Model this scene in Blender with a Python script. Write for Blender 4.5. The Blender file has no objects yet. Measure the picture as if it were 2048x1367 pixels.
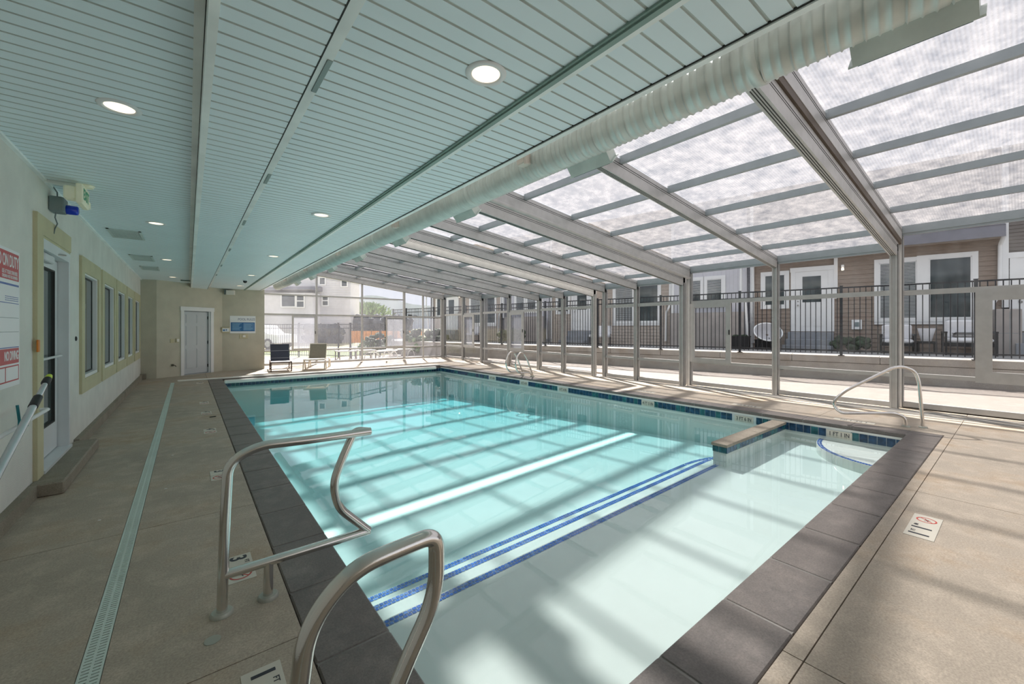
import bpy, math, random
from mathutils import Matrix, Vector
random.seed(7)
sc = bpy.context.scene
COL = sc.collection

# ---------------------------------------------------------------- camera, sky, sun, exposure
cam_d = bpy.data.cameras.new('camera'); cam = bpy.data.objects.new('camera', cam_d); COL.objects.link(cam)
cam.location = (0, 0, 1.5); cam.rotation_euler = (math.pi/2, 0, -math.radians(38.464))
cam_d.sensor_width = 36; cam_d.lens = 815.07/2048*36; cam_d.shift_y = -27.5/2048
cam_d.clip_start = .02; cam_d.clip_end = 3000
sc.camera = cam

w = bpy.data.worlds.new('sky'); sc.world = w; w.use_nodes = True
nt = w.node_tree; nt.nodes.clear()
wo = nt.nodes.new('ShaderNodeOutputWorld'); bg = nt.nodes.new('ShaderNodeBackground')
tc = nt.nodes.new('ShaderNodeTexCoord'); sx = nt.nodes.new('ShaderNodeSeparateXYZ'); rp = nt.nodes.new('ShaderNodeValToRGB')
rp.color_ramp.elements[0].position = .0; rp.color_ramp.elements[0].color = (.86, .86, .93, 1)
rp.color_ramp.elements[1].position = .6; rp.color_ramp.elements[1].color = (.90, .93, 1.0, 1)
nt.links.new(tc.outputs['Generated'], sx.inputs[0]); nt.links.new(sx.outputs['Z'], rp.inputs[0])
nt.links.new(rp.outputs[0], bg.inputs[0]); bg.inputs[1].default_value = 0.35
nt.links.new(bg.outputs[0], wo.inputs[0])

sun_d = bpy.data.lights.new('sun', 'SUN'); sun = bpy.data.objects.new('sun', sun_d); COL.objects.link(sun)
sun_d.energy = 6.0; sun_d.angle = math.radians(2.2); sun_d.color = (1, .93, .86)
sun.rotation_euler = (-Vector((.3714, .9285, 1.19))).to_track_quat('-Z', 'Y').to_euler()
sun.location = (20, 40, 40)

sc.view_settings.view_transform = 'Standard'; sc.view_settings.look = 'None'
sc.view_settings.gamma = 1; sc.view_settings.use_curve_mapping = False
sc.view_settings.exposure = 1.62
try:
    sc.cycles.max_bounces = 9; sc.cycles.diffuse_bounces = 6; sc.cycles.transparent_max_bounces = 20
    sc.cycles.glossy_bounces = 4; sc.cycles.sample_clamp_indirect = 6; sc.cycles.blur_glossy = 1
    sc.cycles.use_denoising = True; sc.cycles.use_adaptive_sampling = True; sc.cycles.adaptive_threshold = .02
except Exception: pass

# ---------------------------------------------------------------- materials
MATS = {}
def _m(name):
    m = bpy.data.materials.new(name); m.use_nodes = True; n = m.node_tree; n.nodes.clear()
    o = n.nodes.new('ShaderNodeOutputMaterial'); MATS[name] = m
    return m, n, o
def pmat(name, col, rough=.6, metal=0, var=.08, scale=3, bump=0, bscale=60, spec=.5, emit=None, es=0, col2=None, detail=4, rvar=0, stretch=None):
    """principled with noise colour variation (world position) and a noise bump"""
    m, n, o = _m(name); N = n.nodes.new; L = n.links.new
    b = N('ShaderNodeBsdfPrincipled'); b.inputs['Roughness'].default_value = rough; b.inputs['Metallic'].default_value = metal
    b.inputs['Specular IOR Level'].default_value = spec
    g = N('ShaderNodeNewGeometry'); vec = g.outputs['Position']
    if stretch:
        mp = N('ShaderNodeMapping'); mp.inputs['Scale'].default_value = stretch; L(vec, mp.inputs[0]); vec = mp.outputs[0]
    t = N('ShaderNodeTexNoise'); t.inputs['Scale'].default_value = scale; t.inputs['Detail'].default_value = detail; L(vec, t.inputs['Vector'])
    mix = N('ShaderNodeMix'); mix.data_type = 'RGBA'
    c1 = [max(0, c*(1-var)) for c in col]; c2 = list(col2) if col2 else [min(1, c*(1+var)) for c in col]
    if col2: c1 = list(col)
    mix.inputs[6].default_value = (*c1, 1); mix.inputs[7].default_value = (*c2, 1)
    rr = N('ShaderNodeMapRange'); rr.inputs[1].default_value = .35; rr.inputs[2].default_value = .65; L(t.outputs['Fac'], rr.inputs[0])
    L(rr.outputs[0], mix.inputs[0]); L(mix.outputs[2], b.inputs['Base Color'])
    if bump:
        t2 = N('ShaderNodeTexNoise'); t2.inputs['Scale'].default_value = bscale; t2.inputs['Detail'].default_value = 3; L(vec, t2.inputs['Vector'])
        bp = N('ShaderNodeBump'); bp.inputs['Strength'].default_value = bump; bp.inputs['Distance'].default_value = .01
        L(t2.outputs['Fac'], bp.inputs['Height']); L(bp.outputs[0], b.inputs['Normal'])
    if emit: b.inputs['Emission Color'].default_value = (*emit, 1); b.inputs['Emission Strength'].default_value = es
    L(b.outputs[0], o.inputs[0]); return m
def glass(name, tint=(.93,.95,.95), milk=.05, milkvar=.0, gl=.5, mcol=(.9,.92,.94), streak=(3,3,.4)):
    m, n, o = _m(name); N = n.nodes.new; L = n.links.new
    tr = N('ShaderNodeBsdfTransparent'); tr.inputs[0].default_value = (*tint, 1)
    df = N('ShaderNodeBsdfTranslucent'); df.inputs[0].default_value = (*mcol, 1)
    d2 = N('ShaderNodeBsdfDiffuse'); d2.inputs[0].default_value = (*mcol, 1)
    md = N('ShaderNodeMixShader'); md.inputs[0].default_value = .4; L(df.outputs[0], md.inputs[1]); L(d2.outputs[0], md.inputs[2])
    g = N('ShaderNodeNewGeometry'); mp = N('ShaderNodeMapping'); mp.inputs['Scale'].default_value = streak; L(g.outputs['Position'], mp.inputs[0])
    t = N('ShaderNodeTexNoise'); t.inputs['Scale'].default_value = 2; t.inputs['Detail'].default_value = 6; L(mp.outputs[0], t.inputs['Vector'])
    rr = N('ShaderNodeMapRange'); rr.inputs[1].default_value = .35; rr.inputs[2].default_value = .7
    rr.inputs[3].default_value = milk; rr.inputs[4].default_value = milk+milkvar; L(t.outputs['Fac'], rr.inputs[0])
    m1 = N('ShaderNodeMixShader'); L(rr.outputs[0], m1.inputs[0]); L(tr.outputs[0], m1.inputs[1]); L(md.outputs[0], m1.inputs[2])
    gs = N('ShaderNodeBsdfGlossy'); gs.inputs['Roughness'].default_value = .02
    fr = N('ShaderNodeFresnel'); fr.inputs[0].default_value = 1.45
    mu = N('ShaderNodeMath'); mu.operation = 'MULTIPLY'; mu.inputs[1].default_value = gl; L(fr.outputs[0], mu.inputs[0])
    ib = N('ShaderNodeMath'); ib.operation = 'SUBTRACT'; ib.inputs[0].default_value = 1; L(g.outputs['Backfacing'], ib.inputs[1])
    m3 = N('ShaderNodeMath'); m3.operation = 'MULTIPLY'; L(mu.outputs[0], m3.inputs[0]); L(ib.outputs[0], m3.inputs[1]); mu = m3
    m2 = N('ShaderNodeMixShader'); L(mu.outputs[0], m2.inputs[0]); L(m1.outputs[0], m2.inputs[1]); L(gs.outputs[0], m2.inputs[2])
    L(m2.outputs[0], o.inputs[0]); return m
def polycarb(name):
    """ribbed frosted roof sheet: part clear, mostly scattering"""
    m, n, o = _m(name); N = n.nodes.new; L = n.links.new
    tr = N('ShaderNodeBsdfTransparent'); tr.inputs[0].default_value = (.95, .96, .98, 1)
    df = N('ShaderNodeBsdfTranslucent')
    g = N('ShaderNodeNewGeometry')
    t = N('ShaderNodeTexNoise'); t.inputs['Scale'].default_value = 5; t.inputs['Detail'].default_value = 12; t.inputs['Roughness'].default_value = .8; L(g.outputs['Position'], t.inputs['Vector'])
    cr = N('ShaderNodeMix'); cr.data_type = 'RGBA'; cr.inputs[6].default_value = (.09,.10,.12,1); cr.inputs[7].default_value = (.36,.35,.35,1)
    rr = N('ShaderNodeMapRange'); rr.inputs[1].default_value = .3; rr.inputs[2].default_value = .7; L(t.outputs['Fac'], rr.inputs[0]); L(rr.outputs[0], cr.inputs[0])
    L(cr.outputs[2], df.inputs[0])
    wv = N('ShaderNodeTexWave'); wv.wave_type = 'BANDS'; wv.bands_direction = 'Y'; wv.inputs['Scale'].default_value = 10; wv.inputs['Distortion'].default_value = .0; L(g.outputs['Position'], wv.inputs['Vector'])
    r2 = N('ShaderNodeMapRange'); r2.inputs[3].default_value = .42; r2.inputs[4].default_value = .60; L(wv.outputs['Fac'], r2.inputs[0])
    m1 = N('ShaderNodeMixShader'); L(r2.outputs[0], m1.inputs[0]); L(tr.outputs[0], m1.inputs[1]); L(df.outputs[0], m1.inputs[2])
    gs = N('ShaderNodeBsdfGlossy'); gs.inputs['Roughness'].default_value = .25
    m2 = N('ShaderNodeMixShader'); m2.inputs[0].default_value = .05; L(m1.outputs[0], m2.inputs[1]); L(gs.outputs[0], m2.inputs[2])
    L(m2.outputs[0], o.inputs[0]); return m
def water(name):
    m, n, o = _m(name); N = n.nodes.new; L = n.links.new
    tr = N('ShaderNodeBsdfTransparent'); gs = N('ShaderNodeBsdfGlossy'); gs.inputs['Roughness'].default_value = .0
    fr = N('ShaderNodeFresnel'); fr.inputs[0].default_value = 1.33
    g = N('ShaderNodeNewGeometry')
    t = N('ShaderNodeTexNoise'); t.inputs['Scale'].default_value = 2.2; t.inputs['Detail'].default_value = 3; L(g.outputs['Position'], t.inputs['Vector'])
    bp = N('ShaderNodeBump'); bp.inputs['Strength'].default_value = .012; bp.inputs['Distance'].default_value = .05; L(t.outputs['Fac'], bp.inputs['Height'])
    L(bp.outputs[0], gs.inputs['Normal']); L(bp.outputs[0], fr.inputs['Normal'])
    ib = N('ShaderNodeMath'); ib.operation = 'SUBTRACT'; ib.inputs[0].default_value = 1; L(g.outputs['Backfacing'], ib.inputs[1])
    m3 = N('ShaderNodeMath'); m3.operation = 'MULTIPLY'; L(fr.outputs[0], m3.inputs[0]); L(ib.outputs[0], m3.inputs[1])
    mx = N('ShaderNodeMixShader'); L(m3.outputs[0], mx.inputs[0]); L(tr.outputs[0], mx.inputs[1]); L(gs.outputs[0], mx.inputs[2])
    L(mx.outputs[0], o.inputs[0])
    va = N('ShaderNodeVolumeAbsorption'); va.inputs['Color'].default_value = (.06, .895, .97, 1); va.inputs['Density'].default_value = .26
    L(va.outputs[0], o.inputs['Volume']); return m
def emis(name, col, s):
    m, n, o = _m(name); e = n.nodes.new('ShaderNodeEmission'); e.inputs[0].default_value = (*col, 1); e.inputs[1].default_value = s
    n.links.new(e.outputs[0], o.inputs[0]); return m
def concrete(name, c1, c2, stain, rough=.75, sscale=.9):
    m, n, o = _m(name); N = n.nodes.new; L = n.links.new
    b = N('ShaderNodeBsdfPrincipled'); b.inputs['Roughness'].default_value = rough; g = N('ShaderNodeNewGeometry')
    def noise(s, d=5, r=.55):
        t = N('ShaderNodeTexNoise'); t.inputs['Scale'].default_value = s; t.inputs['Detail'].default_value = d; t.inputs['Roughness'].default_value = r
        L(g.outputs['Position'], t.inputs['Vector']); return t.outputs['Fac']
    def ramp(f, a, bb):
        r = N('ShaderNodeMapRange'); r.inputs[1].default_value = a; r.inputs[2].default_value = bb; L(f, r.inputs[0]); return r.outputs[0]
    def mix(f, a, bb):
        x = N('ShaderNodeMix'); x.data_type = 'RGBA'; L(f, x.inputs[0])
        if isinstance(a, tuple): x.inputs[6].default_value = (*a, 1)
        else: L(a, x.inputs[6])
        if isinstance(bb, tuple): x.inputs[7].default_value = (*bb, 1)
        else: L(bb, x.inputs[7])
        return x.outputs[2]
    a = mix(ramp(noise(.9), .3, .7), c1, c2)
    a = mix(ramp(noise(sscale, 7, .7), .50, .70), a, stain)
    a = mix(ramp(noise(5, 6, .7), .48, .85), a, tuple(min(1, q*1.2) for q in c2))
    a2 = N('ShaderNodeMix'); a2.data_type = 'RGBA'; a2.blend_type = 'MULTIPLY'; a2.inputs[0].default_value = .75
    sp = N('ShaderNodeMapRange'); sp.inputs[1].default_value = .3; sp.inputs[2].default_value = .7; sp.inputs[3].default_value = .62; sp.inputs[4].default_value = 1.2
    L(noise(95, 4, .7), sp.inputs[0]); cb = N('ShaderNodeCombineColor'); [L(sp.outputs[0], cb.inputs[i]) for i in range(3)]
    L(a, a2.inputs[6]); L(cb.outputs[0], a2.inputs[7]); L(a2.outputs[2], b.inputs['Base Color'])
    bp = N('ShaderNodeBump'); bp.inputs['Strength'].default_value = .25; bp.inputs['Distance'].default_value = .003; L(noise(160, 2), bp.inputs['Height']); L(bp.outputs[0], b.inputs['Normal'])
    L(b.outputs[0], o.inputs[0]); return m

concrete('deck', (.36,.312,.25), (.50,.425,.34), (.38,.28,.18))
concrete('outer_slab', (.215,.185,.165), (.24,.21,.185), (.19,.165,.145))
concrete('coping', (.125,.115,.108), (.19,.165,.148), (.25,.22,.20), .55, 2.0)
concrete('curb', (.25,.22,.17), (.33,.29,.23), (.19,.16,.12))
concrete('retaining', (.34,.31,.28), (.42,.39,.35), (.28,.23,.18), .85, 2.5)
concrete('street', (.30,.30,.30), (.36,.35,.34), (.27,.27,.27))
pmat('coping_face', (.22,.21,.195), .85, var=.3, bump=.3)
pmat('joint_dark', (.05,.05,.045), .9)
pmat('stucco_white', (.71,.71,.66), .9, var=.05, bump=.5, bscale=90)
pmat('stucco_tan', (.56,.53,.43), .9, var=.05, bump=.5, bscale=90)
pmat('stucco_trim', (.56,.52,.34), .9, var=.05, bump=.4, bscale=90)
pmat('vinyl_ceiling', (.80,.92,.97), .45, var=.02, scale=1)  # white vinyl; cyan bounce from the pool is tinted into its colour
pmat('vinyl_groove', (.55,.62,.60), .7)
pmat('trim_green', (.25,.36,.32), .5)
pmat('vinyl_trim', (.86,.91,.90), .4)
pmat('white_paint', (.78,.79,.79), .45, var=.02)
pmat('door_grey', (.55,.58,.60), .5, var=.02)
pmat('alu_white', (.66,.69,.70), .35, var=.03)
pmat('alu', (.48,.475,.465), .42, metal=.35, var=.05, scale=8)
pmat('alu_purlin', (.36,.40,.42), .40, metal=.35, var=.04, scale=8)
pmat('alu_dark', (.10,.09,.075), .6)
pmat('alu_bronze', (.09,.065,.045), .55)
pmat('seal', (.03,.032,.03), .7)
pmat('duct', (.66,.72,.69), .38, metal=.15, var=.08, scale=6)
pmat('duct_face', (.66,.60,.54), .6)
pmat('steel', (.72,.70,.67), .17, metal=1, var=.05, scale=9, bump=.02, bscale=200)
pmat('steel_dull', (.40,.40,.38), .35, metal=1, var=.06)
pmat('flange', (.38,.39,.34), .5, metal=.3)
pmat('plaster', (.68,.69,.65), .7, var=.03, scale=1.2)
pmat('tile_navy', (.015,.05,.11), .15, var=.5, scale=14)
pmat('tile_teal', (.02,.11,.13), .15, var=.4, scale=14)
pmat('tile_blue', (.02,.13,.50), .2, var=.3, scale=25)
pmat('tile_blue_light', (.10,.22,.55), .2, var=.3, scale=25)
pmat('grout', (.55,.60,.60), .8)
pmat('marker_cream', (.58,.55,.47), .5, var=.04)
pmat('marker_black', (.03,.035,.045), .6)
pmat('marker_red', (.50,.06,.05), .6)
pmat('black', (.012,.012,.014), .5)
pmat('fence_black', (.010,.012,.017), .45)
pmat('sign_white', (.82,.84,.85), .45, var=.01)
pmat('sign_red', (.50,.05,.06), .45, var=.03)
pmat('sign_blue', (.05,.12,.38), .45)
pmat('rules_blue', (.02,.13,.32), .4, var=.08)
pmat('rules_light', (.10,.24,.46), .4)
pmat('rules_line', (.35,.62,.80), .4)
pmat('rules_grey', (.25,.28,.36), .5)
pmat('exit_cream', (.72,.72,.56), .5, emit=(.8,.85,.6), es=.02)
pmat('exit_green', (.02,.30,.16), .5)
pmat('blue_lens', (.01,.05,.55), .15)
pmat('grey_box', (.20,.25,.26), .6)
pmat('beige_plastic', (.56,.50,.33), .5)
pmat('orange', (.65,.20,.02), .5)
pmat('lime', (.55,.68,.04), .4)
pmat('teal_cord', (.01,.20,.24), .5)
pmat('pole_alu', (.62,.66,.68), .25, metal=.6)
pmat('drain_grate', (.58,.68,.62), .5, var=.04)
pmat('dark_slot', (.03,.045,.04), .9)
pmat('vent_white', (.58,.66,.64), .5)
pmat('strip_grey', (.28,.36,.35), .5)
pmat('vent_dark', (.10,.16,.15), .7)
pmat('mesh_navy', (.045,.05,.075), .7, var=.12, scale=40)
pmat('mesh_grey', (.42,.42,.44), .7)
pmat('frame_brown', (.10,.07,.055), .4, metal=.3)
pmat('mesh_taupe', (.24,.22,.17), .8, var=.1, scale=40)
pmat('resin_white', (.74,.68,.58), .45)
pmat('cover_white', (.80,.78,.72), .5, var=.03)
pmat('siding_brown', (.27,.215,.175), .75, var=.10, scale=6, stretch=(1,1,6))
pmat('siding_dark', (.17,.15,.135), .75, var=.10, scale=6, stretch=(1,1,6))
pmat('siding_beige', (.44,.38,.33), .75, var=.08, scale=6, stretch=(1,1,6))
pmat('siding_white', (.58,.58,.62), .7, var=.03)
pmat('siding_grey', (.60,.60,.62), .75, var=.04)
pmat('privacy_wall', (.36,.33,.31), .8, var=.08)
pmat('gutter_grey', (.20,.20,.23), .5)
pmat('roof_shingle', (.16,.16,.18), .85, var=.2, scale=20)
pmat('grass', (.16,.22,.07), .9, var=.35, scale=30)
pmat('dry_grass', (.40,.36,.20), .9, var=.3, scale=10)
pmat('leaf_dark', (.035,.06,.03), .7, var=.4, scale=8)
pmat('leaf_mid', (.12,.19,.06), .7, var=.4, scale=8)
pmat('orange_barrier', (.70,.28,.08), .7, var=.15, scale=5)
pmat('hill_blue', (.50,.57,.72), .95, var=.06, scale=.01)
pmat('hedge_dark', (.035,.045,.06), .8, var=.3, scale=3)
pmat('car_white', (.85,.85,.85), .2, var=.01)
pmat('car_glass', (.10,.14,.18), .08)
pmat('rubber', (.02,.02,.02), .8)
pmat('house_pane', (.055,.07,.075), .06, var=.3, scale=2)
pmat('blind', (.50,.52,.52), .7)
pmat('step_grey', (.26,.28,.31), .8)
pmat('cushion_white', (.78,.78,.80), .8)
pmat('paper_white', (.7,.7,.68), .8)
glass('pane', (.95,.96,.97), .0, .018, .8)
glass('pane_rear', (.95,.96,.98), .04, .05, .6, (.75,.75,.80), (.6,.6,.3))
glass('pane_fog', (.86,.87,.90), .22, .12, .5, (.55,.56,.60), (.6,.6,.3))
glass('pane_dark', (.62,.67,.68), .50, .14, 1.2, (.42,.48,.48), (1,1,.5))  # grey milk in the glass stands in for reflections and lit blinds
polycarb('polycarbonate'); water('water')
emis('lamp_glow', (1, .83, .60), .62); emis('porch_glow', (1, .72, .45), 3)

# ---------------------------------------------------------------- mesh building
class MB:
    def __init__(s): s.v = []; s.f = []; s.mi = []; s.sm = []; s.cur = 0
    def add(s, vs, fs, smooth=False):
        b = len(s.v); s.v += [tuple(v) for v in vs]
        for f in fs: s.f.append(tuple(b+i for i in f)); s.mi.append(s.cur); s.sm.append(smooth)
        return s
    def mat(s, i): s.cur = i; return s
    def box(s, x0, x1, y0, y1, z0, z1, M=None):
        vs = [(x, y, z) for z in (z0, z1) for y in (y0, y1) for x in (x0, x1)]
        if M is not None: vs = [M @ Vector(v) for v in vs]
        return s.add(vs, [(0,2,3,1), (4,5,7,6), (0,1,5,4), (2,6,7,3), (0,4,6,2), (1,3,7,5)])
    def bbox(s, x0, x1, y0, y1, z0, z1, c=.004, M=None):
        """box with chamfered edges"""
        c = min(c, (x1-x0)/2.01, (y1-y0)/2.01, (z1-z0)/2.01)
        def ring(z, i): return [(x0+i+c, y0+i, z), (x1-i-c, y0+i, z), (x1-i, y0+i+c, z), (x1-i, y1-i-c, z), (x1-i-c, y1-i, z), (x0+i+c, y1-i, z), (x0+i, y1-i-c, z), (x0+i, y0+i+c, z)]
        vs = ring(z0, c*.99) + ring(z0+c, 0) + ring(z1-c, 0) + ring(z1, c*.99)
        if M is not None: vs = [M @ Vector(v) for v in vs]
        fs = [tuple(range(7, -1, -1)), tuple(range(24, 32))]
        for k in range(3):
            for i in range(8): j = (i+1) % 8; fs.append((k*8+i, k*8+j, k*8+8+j, k*8+8+i))
        return s.add(vs, fs)
    def prism(s, poly, a0, a1, axis='z', smooth=False):
        """poly: 2D points; extruded from a0 to a1 along axis"""
        def P(p, a): return {'z': (p[0], p[1], a), 'y': (p[0], a, p[1]), 'x': (a, p[0], p[1])}[axis]
        n = len(poly); vs = [P(p, a0) for p in poly] + [P(p, a1) for p in poly]
        fs = [tuple(range(n-1, -1, -1)), tuple(range(n, 2*n))] + [(i, (i+1) % n, n+(i+1) % n, n+i) for i in range(n)]
        return s.add(vs, fs, smooth)
    def tube(s, pts, r, n=12, cap=True, smooth=True):
        pts = [Vector(p) for p in pts]; rs = r if isinstance(r, (list, tuple)) else [r]*len(pts)
        T = [(pts[min(i+1, len(pts)-1)] - pts[max(i-1, 0)]).normalized() for i in range(len(pts))]
        up = Vector((0, 0, 1)) if abs(T[0].z) < .9 else Vector((0, 1, 0))
        u = T[0].cross(up).normalized(); rings = []
        for i, p in enumerate(pts):
            if i: u = (u - T[i]*u.dot(T[i])).normalized()
            vv = T[i].cross(u)
            rings += [p + (u*math.cos(2*math.pi*k/n) + vv*math.sin(2*math.pi*k/n))*rs[i] for k in range(n)]
        fs = [(i*n+k, i*n+(k+1) % n, (i+1)*n+(k+1) % n, (i+1)*n+k) for i in range(len(pts)-1) for k in range(n)]
        s.add(rings, fs, smooth)
        if cap: s.add(rings[:n], [tuple(range(n-1, -1, -1))]); s.add(rings[-n:], [tuple(range(n))])
        return s
    def cyl(s, c, r, h, n=24, r2=None, axis='z', smooth=True):
        c = Vector(c); d = {'z': Vector((0,0,1)), 'y': Vector((0,1,0)), 'x': Vector((1,0,0))}[axis]
        return s.tube([c, c+d*h], [r, r if r2 is None else r2], n, True, smooth)
    def ball(s, c, rx, ry, rz, n=12, m=8, jit=0):
        vs = []; c = Vector(c)
        for i in range(m+1):
            a = math.pi*i/m
            for k in range(n):
                b = 2*math.pi*k/n; j = 1+random.uniform(-jit, jit)
                vs.append(c+Vector((rx*math.sin(a)*math.cos(b)*j, ry*math.sin(a)*math.sin(b)*j, rz*math.cos(a)*j)))
        fs = [(i*n+k, (i+1)*n+k, (i+1)*n+(k+1) % n, i*n+(k+1) % n) for i in range(m) for k in range(n)]
        return s.add(vs, fs, True)
    def disc(s, c, r, n=24, r0=0, up=1):
        vs = [(c[0]+r*math.cos(2*math.pi*k/n), c[1]+r*math.sin(2*math.pi*k/n), c[2]) for k in range(n)]
        if r0:
            vs += [(c[0]+r0*math.cos(2*math.pi*k/n), c[1]+r0*math.sin(2*math.pi*k/n), c[2]) for k in range(n)]
            return s.add(vs, [(k, (k+1) % n, n+(k+1) % n, n+k) for k in range(n)])
        return s.add(vs, [tuple(range(n))])
    def build(s, name, mats, parent=None, loc=None):
        me = bpy.data.meshes.new(name); me.from_pydata(s.v, [], s.f)
        if isinstance(mats, str): mats = [mats]
        for m in mats: me.materials.append(MATS[m])
        me.polygons.foreach_set('material_index', s.mi); me.polygons.foreach_set('use_smooth', s.sm); me.update()
        o = bpy.data.objects.new(name, me); COL.objects.link(o)
        if parent: o.parent = parent
        if loc: o.location = loc
        return o
def tag(o, label, cat, group=None, kind=None):
    o['label'] = label; o['category'] = cat
    if group: o['group'] = group
    if kind: o['kind'] = kind
    return o
def struct(o): o['kind'] = 'structure'; return o
def thing(name, label, cat, loc=(0,0,0), rz=0, group=None, kind=None):
    o = bpy.data.objects.new(name, None); COL.objects.link(o); o.location = loc; o.rotation_euler = (0, 0, rz); o.empty_display_size = .2
    return tag(o, label, cat, group, kind)
def sthing(name, loc=(0,0,0), rz=0):
    o = bpy.data.objects.new(name, None); COL.objects.link(o); o.location = loc; o.rotation_euler = (0, 0, rz); o.empty_display_size = .2
    o['kind'] = 'structure'; return o
def copy_tree(o, parent=None):
    c = o.copy(); COL.objects.link(c); c.parent = parent
    for ch in list(o.children): copy_tree(ch, c)
    return c
def text(name, body, size, mat, M, parent=None, align='CENTER', ext=.0008, sx=1.0, bold=0.0):
    c = bpy.data.curves.new(name, 'FONT'); c.body = body; c.size = size; c.align_x = align; c.align_y = 'CENTER'; c.extrude = ext; c.offset = bold
    c.materials.append(MATS[mat]); o = bpy.data.objects.new(name, c); COL.objects.link(o)
    if parent: o.parent = parent
    me = bpy.data.meshes.new_from_object(o); me.name = name; bpy.data.objects.remove(o); bpy.data.curves.remove(c)
    o = bpy.data.objects.new(name, me); COL.objects.link(o)
    if parent: o.parent = parent
    o.matrix_local = M @ Matrix.Diagonal((sx, 1, 1, 1)); return o
def frame_M(o, r, u):
    """matrix with local x=r, y=u, z=r x u at origin o"""
    r = Vector(r).normalized(); u = Vector(u).normalized(); n = r.cross(u)
    return Matrix(((r.x, u.x, n.x, o[0]), (r.y, u.y, n.y, o[1]), (r.z, u.z, n.z, o[2]), (0, 0, 0, 1)))
def smooth_path(pts, rad=.06, seg=6):
    """round the corners of a polyline"""
    P = [Vector(p) for p in pts]; out = [P[0]]
    for i in range(1, len(P)-1):
        a, b, c = P[i-1], P[i], P[i+1]; r1 = min(rad, (a-b).length*.48, (c-b).length*.48)
        p0 = b+(a-b).normalized()*r1; p1 = b+(c-b).normalized()*r1
        for k in range(seg+1):
            t = k/seg; out.append(p0*(1-t)**2 + b*2*t*(1-t) + p1*t*t)
    return out+[P[-1]]

# ---------------------------------------------------------------- key dimensions
XW = -1.1                # left wall face
ZC, ZS, ZL = 2.88, 2.81, 2.94   # right ceiling, soffit, left ceiling
PX0, PX1, PY0, PY1 = .79, 7.95, 1.05, 14.60   # pool lip
CO = .345                # coping width
ZW = -.165               # water level
YN = -6.5                # near end of the building, lengthened out of view for bounce light
SLOPE = -.125

# ---------------------------------------------------------------- floor (deck slabs with joints)
b = MB()
def slab(x0, x1, y0, y1): b.box(x0+.003, x1-.003, y0+.003, y1-.003, -.10, 0)
dx0, dx1 = -.375, -.295     # drain channel
ysL = [YN, -3.6, -1.6, .3, 2.2, 4.1, 6.27, 8.2, 10.2, 12.2, 14.6, 16.6, 18.7]
for y0, y1 in zip(ysL, ysL[1:]):
    if y0 < 14.6: slab(-1.4, dx0, y0, y1); slab(dx1, PX0-CO, y0, y1)
    else: slab(-1.4, PX0-CO, y0, y1)
xsN = [PX0-CO, 2.17, 5.25, PX1+CO]
for x0, x1 in zip(xsN, xsN[1:]):
    for y0, y1 in ((YN, -3.5), (-3.5, -1.4), (-1.4, .62)): slab(x0, x1, y0, y1)
    slab(x0, x1, .62, PY0-CO)
xsF = [PX0-CO, 3.2, 5.6, PX1+CO]
for x0, x1 in zip(xsF, xsF[1:]): slab(x0, x1, 14.98, 18.7)
ysR = [YN, -3.5, -1.4, .62, 2.2, 4.1, 6.27, 8.2, 10.2, 12.2, 14.6, 16.6, 18.7]
for y0, y1 in zip(ysR, ysR[1:]): slab(PX1+CO, 11.0, y0, y1)
struct(b.build('floor', 'deck'))
b = MB(); b.box(-1.4, PX0-CO, YN, 18.7, -.16, -.09); b.box(PX1+CO, 11, YN, 18.7, -.16, -.09); b.box(PX0-CO, PX1+CO, YN, PY0-CO, -.16, -.09); b.box(PX0-CO, PX1+CO, 14.98, 18.7, -.16, -.09)
struct(b.build('floor_base', 'joint_dark'))

# drain
t = thing('trench_drain', 'long white slotted deck drain running beside the dark pool edging', 'drain', ((dx0+dx1)/2, 2, 0))
b = MB(); b.box(-.045, .045, -5, 13.6, -.09, -.03); b.build('channel', 'dark_slot', t)
b = MB(); y = -5.0
xs = [-.040, -.0325, -.006, .006, .0325, .040]
for (x0, x1) in ((-.040, -.031), (-.005, .005), (.031, .040)): b.box(x0, x1, -5, 13.6, -.012, -.001)
while y < 13.6:
    for (x0, x1) in ((-.031, -.005), (.005, .031)): b.box(x0, x1, y, y+.014, -.012, -.001)
    y += .022
b.build('grate', 'drain_grate', t)
# small debris and items on deck
b = MB(); b.bbox(-.045, .045, -.012, .012, 0, .012, .004); o = b.build('clip', 'black', None, (.325, 8.54, .0)); tag(o, 'small black clip lying on the left deck beside the pool edging', 'clip')
b = MB(); b.cyl((0, 0, 0), .034, .003, 20); o = b.build('cover_plate', 'flange', None, (.091, 2.43, 0)); tag(o, 'small round grey cap set in the deck below the handrail', 'cap')
for i, (x, y, lb) in enumerate([(-.146, 6.26, 'tiny white paper scrap right of the drain, farther one'), (-.546, 4.5, 'tiny white paper scrap left of the drain'), (-.166, 5.0, 'tiny white paper scrap right of the drain, nearer one')]):
    b = MB(); b.prism([(-.010, -.006), (.009, -.009), (.012, .006), (-.004, .010)], 0, .002); o = b.build('paper_scrap', 'paper_white', None, (x, y, .0)); tag(o, lb, 'litter', 'paper scraps on the left deck')

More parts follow.
